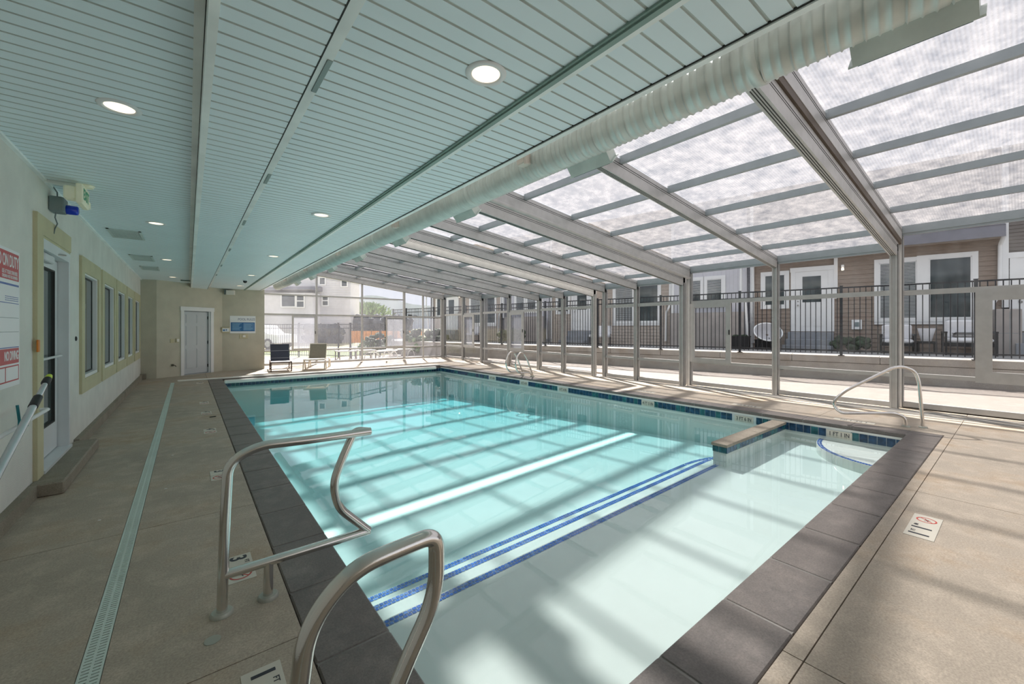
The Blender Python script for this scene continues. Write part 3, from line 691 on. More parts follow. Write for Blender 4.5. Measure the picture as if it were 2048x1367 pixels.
t = thing('switch_plate', 'beige double switch plate centred below the rules board', 'switch', (1.56, YR, 1.205))
b = MB(); b.bbox(-.13, .13, -.012, 0, -.08, .08, .004); b.build('plate', 'beige_plastic', t)
b = MB(); b.bbox(-.035, .05, -.03, -.012, -.03, .045, .004); b.build('toggle', 'cover_white', t)
t = thing('wall_speaker', 'cream wall speaker on a bracket under the ceiling near the camera dome', 'speaker', (1.10, YR, 2.76))
b = MB(); b.bbox(-.12, -.07, -.14, 0, -.08, .10, .01); b.box(-.10, .12, -.12, -.10, .085, .10); b.build('bracket', 'grey_box', t)
b = MB(); b.prism([(-.07, -.20), (.16, -.24), (.20, -.08), (-.02, -.04)], -.09, .06); b.build('cabinet', 'cover_white', t)

# ---------------------------------------------------------------- ceilings with real grooves
def grooved(name, x0, x1, z, y0, y1, mats=('vinyl_ceiling', 'vinyl_groove'), pitch=.1, off=.017):
    b = MB(); g = .0075; y = y0; k = math.ceil((y0-off)/pitch); cuts = []
    while off+k*pitch < y1: cuts.append(off+k*pitch); k += 1
    prof = [(y0, z)]
    mi = []
    for c in cuts: prof += [(c-g, z), (c-g*.6, z+.006), (c+g*.6, z+.006), (c+g, z)]; mi += [0, 1, 1, 1]
    prof.append((y1, z)); mi.append(0)
    vs = [(x0, p[0], p[1]) for p in prof] + [(x1, p[0], p[1]) for p in prof]; n = len(prof)
    for i in range(n-1): b.mat(mi[i]); b.add([vs[i], vs[i+1], vs[n+i+1], vs[n+i]], [(0,1,2,3)])
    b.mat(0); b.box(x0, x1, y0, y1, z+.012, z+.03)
    return b
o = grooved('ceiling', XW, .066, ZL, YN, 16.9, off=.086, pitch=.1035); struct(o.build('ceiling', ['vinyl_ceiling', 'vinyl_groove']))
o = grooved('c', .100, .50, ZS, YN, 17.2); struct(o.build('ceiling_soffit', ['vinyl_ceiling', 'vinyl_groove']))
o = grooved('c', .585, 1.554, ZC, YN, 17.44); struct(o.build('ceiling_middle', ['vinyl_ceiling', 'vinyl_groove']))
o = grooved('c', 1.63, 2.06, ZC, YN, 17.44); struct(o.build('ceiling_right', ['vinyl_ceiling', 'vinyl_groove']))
b = MB(); b.box(.064, .102, YN, 16.9, ZS-.004, ZL); b.box(.02, .064, YN, 16.9, ZL-.004, ZL+.01); b.box(XW, XW+.03, YN, 16.2, ZL-.02, ZL)
b.box(.507, .585, YN, 17.44, ZC-.003, ZC+.02); b.box(1.612, 1.65, YN, 17.44, ZC-.004, ZC+.02); b.box(2.06, 2.10, YN, 17.44, ZC-.012, ZC+.06)
struct(b.build('trim_ceiling', 'vinyl_trim'))
b = MB(); b.box(.50, .507, YN, 17.44, ZS-.001, ZC+.02); b.box(.060, .064, YN, 16.9, ZL-.006, ZL); b.box(2.052, 2.06, YN, 17.44, ZC-.004, ZC+.01); struct(b.build('trim_joint', 'seal'))
b = MB(); b.box(1.554, 1.612, YN, 17.44, ZC-.012, ZC+.02); b.box(1.57, 1.596, YN, 17.44, ZC-.022, ZC-.012); struct(b.build('trim_batten', 'trim_green'))
b = MB(); b.box(XW-WT, 2.10, YN, 17.7, 3.1, 3.3); b.box(2.06, 2.16, YN, 18.66, 2.92, 4.5)
struct(b.build('roof', 'stucco_white'))
b = MB(); b.box(XW-WT, 2.2, YN-.2, YN, 0, 3.2); struct(b.build('wall_front', 'stucco_white'))

# recessed lights
L_ = [(-.35, 3.67, ZL, 'recessed round ceiling light nearest on the left ceiling'), (-.345, 7.41, ZL, 'recessed ceiling light second from the viewer, left ceiling'), (-.35, 11.2, ZL, 'recessed ceiling light third from the viewer, left ceiling'), (-.34, 14.9, ZL, 'recessed ceiling light at the far end of left ceiling'),
      (1.265, 1.82, ZC, 'largest recessed ceiling light, nearest on the middle ceiling'), (1.27, 5.33, ZC, 'recessed ceiling light second on the middle ceiling'), (1.28, 8.95, ZC, 'recessed ceiling light third on the middle ceiling'), (1.29, 12.53, ZC, 'recessed ceiling light just before the black camera dome'), (1.31, 15.85, ZC, 'recessed ceiling light farthest on the middle ceiling, near the speaker')]
first = None
for x, y, z, lb in L_:
    if first is None:
        t = thing('recessed_light', lb, 'ceiling light', (x, y, z), 0, 'recessed ceiling lights'); first = t
        b = MB(); n = 36
        prof = [(.112, -.001), (.108, -.006), (.088, -.010), (.080, -.008), (.074, .0)]
        rings = []
        for (rr, zz) in prof: rings += [(rr*math.cos(2*math.pi*k/n), rr*math.sin(2*math.pi*k/n), zz) for k in range(n)]
        b.add(rings, [(i*n+k, i*n+(k+1) % n, (i+1)*n+(k+1) % n, (i+1)*n+k) for i in range(4) for k in range(n)], True); b.build('trim_ring', 'sign_white', t)
        b = MB(); b.disc((0, 0, -.003), .077, 28); b.build('lens', 'lamp_glow', t)
    else:
        t = copy_tree(first); t.location = (x, y, z); t['label'] = lb
# camera dome
t = thing('camera_dome', 'small black security camera dome under the middle ceiling', 'camera', (1.28, 13.95, ZC))
b = MB(); b.cyl((0, 0, -.02), .055, .02, 20); b.build('base', 'sign_white', t)
b = MB(); b.ball((0, 0, -.035), .05, .05, .05, 16, 10); b.build('dome', 'black', t)
# vents
def vent(x0, x1, y0, y1, label):
    t = thing('ceiling_vent', label, 'vent', ((x0+x1)/2, (y0+y1)/2, ZL), 0, 'return grilles in the left ceiling'); hx, hy = (x1-x0)/2, (y1-y0)/2
    b = MB(); f = .03
    b.box(-hx, hx, -hy, -hy+f, -.01, 0); b.box(-hx, hx, hy-f, hy, -.01, 0); b.box(-hx, -hx+f, -hy, hy, -.01, 0); b.box(hx-f, hx, -hy, hy, -.01, 0); b.build('frame', 'vent_white', t)
    b = MB(); b.box(-hx+f, hx-f, -hy+f, hy-f, -.002, 0); b.build('backing', 'vent_dark', t)
    b = MB(); y = -hy+f+.012
    while y < hy-f: b.box(-hx+f, hx-f, y, y+.008, -.008, -.004); y += .022
    x = -hx+f+.012
    while x < hx-f: b.box(x, x+.006, -hy+f, hy-f, -.007, -.004); x += .022
    b.build('grille', 'vent_white', t)
vent(-.93, -.55, 8.2, 8.95, 'return air grille nearest the viewer in the left ceiling')
vent(-.91, -.56, 10.85, 11.65, 'return air grille in the middle of the left ceiling')
vent(-.88, -.55, 12.68, 13.45, 'return air grille farthest along the left ceiling')
b = MB(); b.bbox(-.18, .05, -.1, .1, -.02, 0, .005); o = b.build('ceiling_panel', 'vent_dark', None, (.0, 15.7, ZL)); tag(o, 'flat grey ceiling access plate beside the soffit near back wall', 'access plate')
for y, ln, lb in [(2.40, .36, 'nearest'), (4.35, .30, 'second'), (6.35, .30, 'third'), (8.7, .3, 'fourth'), (11.0, .3, 'fifth'), (13.0, .3, 'farthest')]:
    b = MB(); b.bbox(-.014, .014, -ln/2, ln/2, -.004, 0, .002); o = b.build('bracket_strip', 'strip_grey', None, (.572, y, ZC-.003)); tag(o, lb+' flat grey metal strip along the ceiling trim', 'metal strip', 'metal strips along the ceiling trim')

# ---------------------------------------------------------------- duct
DXc, DZc, DR_ = 2.70, 3.125, .143
t = thing('air_duct', 'long pale spiral air duct hung along the ceiling edge', 'duct', (DXc, 0, DZc))
b = MB(); n = 28; P = .155; rings = []; Y = -2.6; prof = [(0, 0), (.005, 0), (.011, 0), (.018, 0), (.050, 0), (.058, 0), (.066, 0), (.098, 0), (.106, 0), (.114, 0), (.150, 0)]
dep = [0, .009, -.008, 0, 0, .009, 0, 0, .009, 0, 0]
while Y < 17.9:
    for (dy, _), e in zip(prof, dep): rings.append((Y+dy, DR_+e))
    Y += P
vs = []
for (yy, rr) in rings:
    for k in range(n):
        a = 2*math.pi*k/n; vs.append((rr*math.cos(a), yy+.02*math.cos(a), rr*math.sin(a)))
m = len(rings)
b.add(vs, [(i*n+k, i*n+(k+1) % n, (i+1)*n+(k+1) % n, (i+1)*n+k) for i in range(m-1) for k in range(n)], True)
b.add(vs[-n:], [tuple(range(n))]); b.build('spiral_tube', 'duct', t)
for y in (1.0, 4.1, 7.2, 10.3, 13.4, 16.4):
    b = MB(); b.tube([(0, y-.03, 0), (0, y-.03+.001, 0), (0, y+.03, 0), (0, y+.031, 0)], [DR_, DR_+.010, DR_+.010, DR_], 28, False); b.build('coupling', 'duct', t)
for i, y in enumerate((.36, 2.46, 4.58, 6.7, 8.85, 10.95, 13.05, 15.15)):
    b = MB(); h = .23
    pl = [(.02, -.02), (.10, .06), (.235, -.10), (.16, -.185)]   # x,z section pointing right-down
    b.prism(pl, y-h, y+h, 'y')
    b.prism([(.16, -.185), (.235, -.10), (.242, -.108), (.167, -.193)], y-h-.02, y+h+.02, 'y')
    o = b.build('duct_boot', 'duct', t)
    b = MB(); b.prism([(.172, -.188), (.236, -.114), (.240, -.118), (.176, -.192)], y-h+.02, y+h-.02, 'y'); b.build('outlet_grille', 'vent_dark', o)
for y in (3.0, 6.1, 9.2, 12.3, 15.3):
    b = MB(); b.bbox(-.22, -.10, y-.06, y+.06, -.06, .05, .01); b.box(-.22, -.19, y-.09, y-.06, -.08, .02); b.build('side_bracket', 'duct_face', t)
for y in (-1, 1.8, 4.9, 8, 11.1, 14.2, 17.2):
    b = MB(); b.box(-.012, .012, y-.002, y+.002, DR_, .30); b.build('hanger_strap', 'steel_dull', t)

# ---------------------------------------------------------------- telescopic enclosure
XT = 2.18
SEC = [
 ('nearest and tallest enclosure section, ribbed roof sheets upper right', 10.62, 3.36, [-6.4, -3.6, -1.05, 1.50]),
 ('enclosure section beside the diagonal handrail with an open sliding window', 10.38, 3.05, [1.53, 3.50, 5.53]),
 ('third enclosure section from the viewer, behind the doubled roof beam', 10.10, 2.80, [5.56, 6.95, 8.09]),
 ('lowest enclosure section, midway down the right side of the pool', 9.95, 2.68, [8.40, 9.72, 10.93]),
 ('enclosure section behind the looped grab rails with sliding vent', 10.07, 2.90, [11.07, 12.86, 14.78]),
 ('farthest enclosure section next to the glazed rear gable', 10.27, 3.16, [14.81, 16.65, 18.50])]
PUR = [9.5, 8.26, 7.05, 5.85, 4.65, 3.45, 2.35]
def beam_x(b, X0, X1, zf, y0, y1, d0, d1):
    """beam following the roof slope; d0/d1 offsets below/above plane"""
    za, zb_ = zf(X0), zf(X1)
    b.add([(X0, y0, za+d0), (X1, y0, zb_+d0), (X1, y1, zb_+d0), (X0, y1, za+d0), (X0, y0, za+d1), (X1, y0, zb_+d1), (X1, y1, zb_+d1), (X0, y1, za+d1)],
          [(0,3,2,1), (4,5,6,7), (0,1,5,4), (2,3,7,6), (1,2,6,5), (0,4,7,3)])
def sliding(parent, X, y0, y1, z0, z1, paneM, fm='alu', hside=1, f=.115):
    b = MB()
    b.box(X-.025, X+.02, y0, y1, z0, z0+f); b.box(X-.025, X+.02, y0, y1, z1-f, z1); b.box(X-.025, X+.02, y0, y0+f, z0+f, z1-f); b.box(X-.025, X+.02, y1-f, y1, z0+f, z1-f)
    fr = b.build('sliding_window', fm, parent)
    b = MB(); b.box(X-.005, X+.001, y0+f, y1-f, z0+f, z1-f); b.build('window_pane', paneM, fr)
    hy = y0+.03 if hside > 0 else y1-.03; zm = (z0+z1)/2+.02
    b = MB(); b.bbox(X-.045, X-.025, hy-.012, hy+.012, zm-.06, zm+.06, .004); b.build('handle', 'black', fr)
for si, (lb, X, zE, FR) in enumerate(SEC):
    t = thing('enclosure_section', lb, 'pool enclosure', (X, FR[0], 0), 0, 'sliding sections of the glazed pool enclosure')
    oy = FR[0]
    zf = lambda x, X=X, zE=zE: zE+SLOPE*(x-X)
    def Bd(b, name, mat, par=t, X=X, oy=oy):
        b.v = [(p[0]-X, p[1]-oy, p[2]) for p in b.v]; return b.build(name, mat, par)
    # post & rafter per frame
    for fi, y in enumerate(FR):
        hw = .055 if fi != 1 else .05
        if y in (8.09, 8.40): hw = .044
        b = MB(); b.box(X-.06, X+.08, y-hw, y+hw, .01, zE+.02)
        b.box(X-.075, X-.06, y-hw, y-hw+.03, .01, zE-.17); b.box(X-.075, X-.06, y+hw-.03, y+hw, .01, zE-.17)
        if fi == 0 or si < 2:
            for q in (-.03, .0, .03, .06): b.box(X+q-.008, X+q+.006, y-hw-.012, y-hw, .01, zE-.12)
        p_ = Bd(b, 'post', 'alu')
        b = MB()
        for q in (-.05, -.018, .014, .046): b.box(X+q-.005, X+q+.005, y-hw-.004, y-hw, .02, zE-.14)
        b.v = [(p[0]-X, p[1]-oy, p[2]) for p in b.v]; b.build('post_groove_shade', 'seal', p_)  # dark strips paint the shade in the post grooves
        b = MB(); beam_x(b, XT, X+.03, zf, y-hw, y+hw, -.20, .05)
        r_ = Bd(b, 'rafter', 'alu')
        b = MB()
        for q in (-.028, -.004, .02): beam_x(b, XT, X-.06, zf, y+q, y+q+.008, -.2035, -.2)
        beam_x(b, XT, X-.06, zf, y-hw-.002, y-hw, -.022, -.014); beam_x(b, XT, X-.06, zf, y-hw-.002, y-hw, -.05, -.044)
        beam_x(b, XT, X-.06, zf, y+hw, y+hw+.002, -.022, -.014); beam_x(b, XT, X-.06, zf, y+hw, y+hw+.002, -.05, -.044)
        b.v = [(p[0]-X, p[1]-oy, p[2]) for p in b.v]; b.build('rafter_groove', 'seal', r_)
    if si == 0:
        b = MB(); beam_x(b, XT, X-.06, zf, FR[-1]-.05, FR[-1]-.0, -.285, -.20); Bd(b, 'guide_rail', 'alu_bronze')
    if si == 1:
        b = MB(); b.tube([(XT, FR[-1]-.02, zf(XT)-.225), (X-.05, FR[-1]-.02, zf(X)-.225)], .045, 12); Bd(b, 'rounded_rail', 'alu')
    for bi in range(len(FR)-1):
        y0, y1 = FR[bi]+.05, FR[bi+1]-.05
        for px in PUR:
            b = MB(); b.box(px-.03, px+.03, y0, y1, zf(px)-.015, zf(px)+.085)
            for yy in (y0, y1-.03): b.box(px-.034, px+.034, yy, yy+.03, zf(px)-.01, zf(px)+.08)
            Bd(b, 'purlin', 'alu_purlin')
        b = MB(); b.box(X-.05, X+.05, y0, y1, zE-.07, zE+.07); b.box(X-.03, X+.03, y0, y1, zE-.11, zE-.07); Bd(b, 'eave_beam', 'alu_purlin')
        b = MB(); beam_x(b, XT, X+.12, zf, y0-.03, y1+.03, .085, .095); Bd(b, 'roof_sheet', 'polycarbonate')
        b = MB(); b.box(X-.035, X+.035, y0, y1, .02, .115); Bd(b, 'bottom_rail', 'alu')
        b = MB(); b.box(X-.03, X+.03, y0, y1, .59, .66); Bd(b, 'lower_transom', 'alu')
        b = MB(); b.box(X-.03, X+.03, y0, y1, 2.12, 2.21); Bd(b, 'upper_transom', 'alu')
        slide = (si, bi) in ((0, 2), (1, 1), (4, 0), (5, 0))
        ym = (y0+y1)/2
        for (z0, z1) in ((.115, .59), (.66, 2.12), (2.21, zE-.10)):
            ya, yb = y0, y1
            if slide and z0 == .66:
                if si == 1: ya = None      # open half, no pane behind
                elif si == 0: ya, yb = .45, y1
                else: ya, yb = ym, y1
            if ya is not None:
                b = MB(); b.box(X-.004, X+.002, ya, yb, z0, z1); Bd(b, 'glass_pane', 'pane')
        if slide:
            h = MB()
            if si == 1: sliding(t, -.035, ym-oy-.06, y1-oy, .62, 2.14, 'pane_fog' if False else 'pane', hside=1)
            elif si == 0: sliding(t, -.035, y0-oy, .53-oy, .57, 2.16, 'pane', 'alu', f=.19)
            else: sliding(t, -.035, ym-oy-.05, y1-oy, .62, 2.14, 'pane_fog')
# small extra panes where the window slid away
# rear gable wall
X5, zE5 = SEC[5][1], SEC[5][2]; zf5 = lambda x: zE5+SLOPE*(x-X5)
YG = 18.60
t = thing('rear_gable', 'hazy glazed rear gable wall behind the two lounge chairs', 'glass wall', (2.3, YG, 0))
MU = [2.30, 4.24, 6.14, 8.14, 9.13, 10.17]
for i, x in enumerate(MU):
    b = MB(); wd = .035 if i in (0, 1, 2, 4) else .05
    b.box(x-wd-2.3, x+wd-2.3, -.04, .05, .02, zf5(x)-.12); b.build('mullion', 'alu', t)
for x0, x1 in zip(MU, MU[1:]):
    for (z0, z1, nm) in ((.02, .11, 0), (.56, .63, 0), (2.02, 2.09, 0), (2.83, 2.89, 1)):
        if nm and x0 > 8: continue
        b = MB(); b.box(x0+.03-2.3, x1-.03-2.3, -.03, .03, z0, z1); b.build('transom', 'alu', t)
b = MB(); za, zb_ = zf5(MU[0]), zf5(MU[-1])
b.add([(0, -.05, za-.20), (MU[-1]-2.3, -.05, zb_-.20), (MU[-1]-2.3, .06, zb_-.20), (0, .06, za-.20), (0, -.05, za+.1), (MU[-1]-2.3, -.05, zb_+.1), (MU[-1]-2.3, .06, zb_+.1), (0, .06, za+.1)], [(0,3,2,1), (4,5,6,7), (0,1,5,4), (2,3,7,6), (1,2,6,5), (0,4,7,3)])
b.build('gable_beam', 'alu', t)
for i, (x0, x1) in enumerate(zip(MU, MU[1:])):
    a0, a1 = x0+.03-2.3, x1-.03-2.3
    for (z0, z1) in ((.11, .56), (.63, 2.02)):
        b = MB(); b.box(a0, a1 if not (z0 == .63 and i in (0, 2)) else (a0+a1)/2+.05, -.003, .003, z0, z1); b.build('glass_pane', 'pane_rear', t)
    if x0 < 8: b = MB(); b.box(a0, a1, -.003, .003, 2.09, 2.83); b.build('glass_pane', 'pane_rear', t); zt = 2.89
    else: zt = 2.09
    b = MB(); b.add([(a0, 0, zt), (a1, 0, zt), (a1, 0, zf5(x1)-.2), (a0, 0, zf5(x0)-.2), (a0, .005, zt), (a1, .005, zt), (a1, .005, zf5(x1)-.2), (a0, .005, zf5(x0)-.2)], [(0,1,2,3), (7,6,5,4), (0,4,5,1), (1,5,6,2), (2,6,7,3), (3,7,4,0)]); b.build('glass_pane', 'pane_rear' if i < 2 else 'pane', t)
def slide_y(x0, x1, z0, z1):
    f = .07; b = MB(); b.box(x0, x1, -.06, -.03, z0, z0+f); b.box(x0, x1, -.06, -.03, z1-f, z1); b.box(x0, x0+f, -.06, -.03, z0+f, z1-f); b.box(x1-f, x1, -.06, -.03, z0+f, z1-f)
    fr = b.build('sliding_window', 'alu', t)
    b = MB(); b.box(x0+f, x1-f, -.05, -.044, z0+f, z1-f); b.build('window_pane', 'pane_fog', fr)
    b = MB(); b.bbox(x1-.05, x1-.025, -.08, -.06, (z0+z1)/2-.06, (z0+z1)/2+.06, .004); b.build('handle', 'black', fr)
slide_y(1.00, 1.92, .60, 2.04); slide_y(4.92, 5.82, .60, 2.04)
b = MB(); b.tube([(6.2, -.05, 2.13), (6.35, -.06, 2.13), (6.5, -.05, 2.10)], .012, 8); b.bbox(6.02, 6.2, -.07, -.03, 2.10, 2.16, .005); b.build('door_closer', 'black', t)
# near gable (behind the viewer)
t = thing('front_gable', 'glazed gable closing the enclosure behind the viewer', 'glass wall', (2.2, YN, 0)); X0_, z0_ = SEC[0][1], SEC[0][2]
for x in (2.25, 4.3, 6.3, 8.3, 10.5):
    b = MB(); b.box(x-2.24, x-2.16, -.05, .04, .02, z0_+SLOPE*(x-X0_)-.2); b.build('mullion', 'alu', t)
for (q0, q1) in ((.02, .11), (.59, .66), (2.12, 2.2)): b = MB(); b.box(.1, 8.3, -.03, .03, q0, q1); b.build('transom', 'alu', t)
# floor tracks
for X, y1_, lb in [(10.22, 5.5, 'outermost aluminium floor track along the right glazing'), (10.05, 8.2, 'middle aluminium floor track along the right glazing'), (9.90, 11.0, 'innermost aluminium floor track along the right glazing')]:
    b = MB(); L = y1_-YN; b.box(-.035, .035, 0, L, 0, .006); b.box(-.03, -.022, 0, L, .006, .014); b.box(.022, .03, 0, L, .006, .014); o = b.build('floor_track', 'alu', None, (X, YN, .0)); tag(o, lb, 'track', 'floor tracks of the enclosure')

# ---------------------------------------------------------------- lounge chairs indoors
def dark_lounger(loc, rz, label, group=None):
    t = thing('lounge_chair', label, 'lounge chair', loc, rz, group)     # foot end at local -y, head at +y
    W = .31; ft, hd = -.55, .95
    for (x, y) in ((-W, ft), (W, ft), (-W, .55), (W, .55)):
        b = MB(); b.bbox(x-.018, x+.018, y-.018, y+.018, 0, .32, .004); b.build('leg', 'frame_brown', t)
    b = MB(); b.bbox(-W-.018, -W+.018, ft, .9, .30, .34, .004); b.bbox(W-.018, W+.018, ft, .9, .30, .34, .004); b.bbox(-W, W, ft-.018, ft+.018, .30, .34, .004); b.bbox(-W, W, .53, .565, .30, .33, .004)
    b.box(-W, W, ft-.012, ft+.012, .09, .105); b.box(-W-.01, -W+.01, ft, .55, .09, .105); b.box(W-.01, W+.01, ft, .55, .09, .105); b.build('frame', 'frame_brown', t)
    b = MB(); b.box(-W+.02, W-.02, ft+.02, .18, .325, .335); b.build('seat', 'mesh_grey', t)
    bk = bpy.data.objects.new('backrest', None)
    b = MB(); a = math.radians(66); L = .64
    M = Matrix.Translation((0, .16, .33)) @ Matrix.Rotation(a, 4, 'X')
    b.box(-W+.02, W-.02, 0, L, -.006, .006, M); o = b.build('backrest', 'mesh_navy', t)
    b = MB()
    for x in (-W+.01, W-.03): b.box(x, x+.02, 0, L, -.012, .012, M)
    b.box(-W+.01, W-.01, L-.02, L, -.012, .012, M); b.build('backrest_frame', 'mesh_navy', o)
    b = MB(); 
    for q in (.10, .38): b.box(-W+.02, W-.02, q, q+.012, .007, .010, M)
    b.build('crossbar', 'mesh_grey', o)
    return t
dark_lounger((2.58, 16.55, 0), math.radians(-6), 'dark navy sling lounge chair beside the back wall corner')
def tan_lounger(loc, rz, label, back='mesh_taupe', white='resin_white', group=None, flat=False):
    t = thing('lounge_chair', label, 'lounge chair', loc, rz, group)
    W = .33
    b = MB()
    for x in (-W, W):
        b.tube(smooth_path([(x, -.62, .36), (x, -.3, .375), (x, .3, .36), (x, .95, .33)], .1), .022, 10)
    b.tube([(-W, -.62, .36), (W, -.62, .36)], .022, 10); b.tube([(-W, .92, .33), (W, .92, .33)], .02, 10); b.build('frame', white, t)
    for x in (-W-.02, W+.02):
        for (y0, ym, y1) in ((-.62, -.42, -.20), (.42, .62, .82)):
            b = MB(); b.tube(smooth_path([(x, y0, 0), (x, y0+.05, .22), (x, ym, .35), (x, y1-.05, .22), (x, y1, 0)], .12), [.022]*29, 10); b.build('leg', white, t)
    b = MB(); b.box(-W+.02, W-.02, -.6, .15, .37, .38); b.build('seat', white, t)
    a = math.radians(64 if not flat else 6); M = Matrix.Translation((0, .13, .37)) @ Matrix.Rotation(a, 4, 'X'); L = .60
    b = MB(); b.box(-W+.05, W-.05, 0, L, -.006, .006, M); o = b.build('backrest', back, t)
    b = MB(); b.box(-W+.04, W-.04, L-.02, L+.01, -.014, .014, M); b.box(-W+.03, -W+.05, 0, L, -.012, .012, M); b.box(W-.05, W-.03, 0, L, -.012, .012, M)
    b.build('backrest_frame', white, o)
    return t
tan_lounger((3.76, 16.45, 0), math.radians(-22), 'white resin lounge chair with taupe sling back inside the gable')

# ---------------------------------------------------------------- exterior, right side
FT = Vector((-.21, 1, 0)).normalized(); ANG = math.atan2(FT.y, FT.x)   # local x = along (away), local y = towards the pool
b = MB()
FN = Vector((-FT.y, FT.x, 0))
def FP(s, o, z, base=14.6): p = Vector((base, 0, 0))+FT*s+FN*o; return Vector((p.x, p.y, z))
q = [Vector((10.75, -8, 0)), FP(-8, -.3, .11), FP(26, -.3, .11), Vector((10.45, 18.7, 0)), Vector((10.75, 18.7, 0))]
b.add([(10.72, -8, -.02), tuple(FP(-8, -.3, .11)), tuple(FP(21.5, -.3, .11)), (10.45, 18.72, -.02)], [(0,1,2,3)])
b.add([(11.0, -8, -.3), tuple(FP(-8, -.3, -.3)), tuple(FP(21.5, -.3, -.3)), (10.45, 18.72, -.3)], [(3,2,1,0)])
struct(b.build('ground_side_walk', 'outer_slab'))
r = sthing('wall_retaining', (14.6, 0, 0), ANG)
b = MB(); b.box(-9, 24.2, -.28, 0, -.1, .555); b.build('wall_base', 'retaining', r)
b = MB(); b.box(-9, 24.2, -.26, -.02, .555, .565); b.build('wall_seam', 'joint_dark', r)
b = MB(); x = -9
while x < 24.2: b.bbox(x+.004, min(x+1.9, 24.2)-.004, -.30, .02, .565, .755, .01); x += 1.9
b.build('wall_cap', 'retaining', r)
b = MB(); b.box(-9, 27, -12, -.28, .3, .76); o = b.build('patio', 'street'); o.location = (14.6, 0, 0); o.rotation_euler = (0, 0, ANG); struct(o)
for s_, z, lb in [(4.6, .33, 'small dark drain outlet in the retaining wall, nearer one'), (14.5, .35, 'small dark drain outlet in the retaining wall, farther one')]:
    t = thing('wall_outlet', lb, 'outlet', tuple(FP(s_, 0, z)), ANG, 'drain outlets in the retaining wall'); b = MB(); b.bbox(-.1, .1, 0, .03, -.04, .04, .008); b.build('cover', 'grey_box', t)

def fence(name, label, origin, ang, s0, s1, z0, ztop, posts, rails, pick=.118, near=None, group=None):
    t = thing(name, label, 'fence', origin, ang, group)
    for s in posts: b = MB(); b.bbox(s-.032, s+.032, -.032, .032, z0, ztop+.05, .004); b.box(s-.04, s+.04, -.04, .04, ztop+.04, ztop+.055); b.box(s-.07, s+.07, -.05, .05, z0, z0+.01); b.build('post', 'fence_black', t)
    for z in rails: b = MB(); b.box(s0, s1, -.018, .018, z-.018, z+.018); b.build('rail', 'fence_black', t)
    k = 0; s = s0+pick/2; rest = MB(); cnt = 0
    lst = []
    while s < s1: lst.append(s); s += pick
    if near is not None: lst.sort(key=lambda q: abs(q-near))
    for s in lst:
        if any(abs(s-p) < .05 for p in posts): continue
        if cnt < 100: b = MB(); b.box(s-.009, s+.009, -.009, .009, z0+.06, ztop); b.build('picket', 'fence_black', t); cnt += 1
        else: rest.box(s-.009, s+.009, -.009, .009, z0+.06, ztop)
    if rest.v: o = rest.build('picket_run', 'fence_black', t); o['kind'] = 'stuff'
    return t
fence('metal_fence', 'tall black metal picket fence on the retaining wall beside the houses', (14.6-.03, 0, 0), ANG, -6, 24.1, .76, 2.60, [.73-2.45*2, .73-2.45]+[.73+2.45*k for k in range(10)]+[24.08], [.895, 2.42, 2.60], near=4)
# shift fence a little behind the cap front edge is implicit (s axis at wall face)
# rear low fence
Pf = [(-1.2, 31.2), (6.35, 20.98), (9.75, 23.2)]
for i, (p, q) in enumerate(zip(Pf, Pf[1:])):
    d = Vector((q[0]-p[0], q[1]-p[1], 0)); L = d.length; a = math.atan2(d.y, d.x)
    fence('metal_fence', ['low black picket fence behind the rear gable, left run in front of the grey house', 'low black picket fence behind the rear gable, short right run'][i], (p[0], p[1], 0), a, 0, L, 0, 1.72, [0 if i == 0 else .02]+[k*2.4 for k in range(1, int(L/2.4)+1)]+([L-.02] if i == 0 else []), [.12, 1.5, 1.70], near=L if i == 0 else 0)

# townhouses in the house frame
HB = 18.0
class HX:
    """collects shapes in house coordinates (s along, o toward pool, z)"""
def siding(b, s0, s1, z0, z1, o0=0, lap=.14):
    z = z0
    while z < z1-.001:
        e = min(z+lap, z1); b.prism([(o0-.05, z), (o0+.018, z), (o0, e), (o0-.05, e)], s0, s1, 'x'); z = e
def hwin(t, s0, s1, z0, z1, panes=1, trim=.12, split=None, blind=False, sill=True):
    b = MB(); b.box(s0-trim, s1+trim, .0, .045, z1, z1+trim); b.box(s0-trim, s0, .0, .045, z0, z1); b.box(s1, s1+trim, .0, .045, z0, z1); b.box(s0-trim, s1+trim, 0, .05, z0-trim, z0)
    f = b.build('window', 'white_paint', t)
    b = MB(); b.box(s0, s1, .0, .02, z0, z1); b.build('pane', 'house_pane', f)
    b = MB(); w_ = .03
    for (x0, x1, q0, q1) in ((s0, s0+w_, z0, z1), (s1-w_, s1, z0, z1), (s0, s1, z0, z0+w_), (s0, s1, z1-w_, z1)): b.box(x0, x1, .02, .035, q0, q1)
    if split: b.box(s0, s1, .02, .038, split-.02, split+.02)
    b.build('sash', 'white_paint', f)
    if blind:
        b = MB(); z = (split or z0)+.05
        while z < z1-.04: b.box(s0+w_, s1-w_, .021, .026, z, z+.018); z += .045
        b.build('blind', 'blind', f)
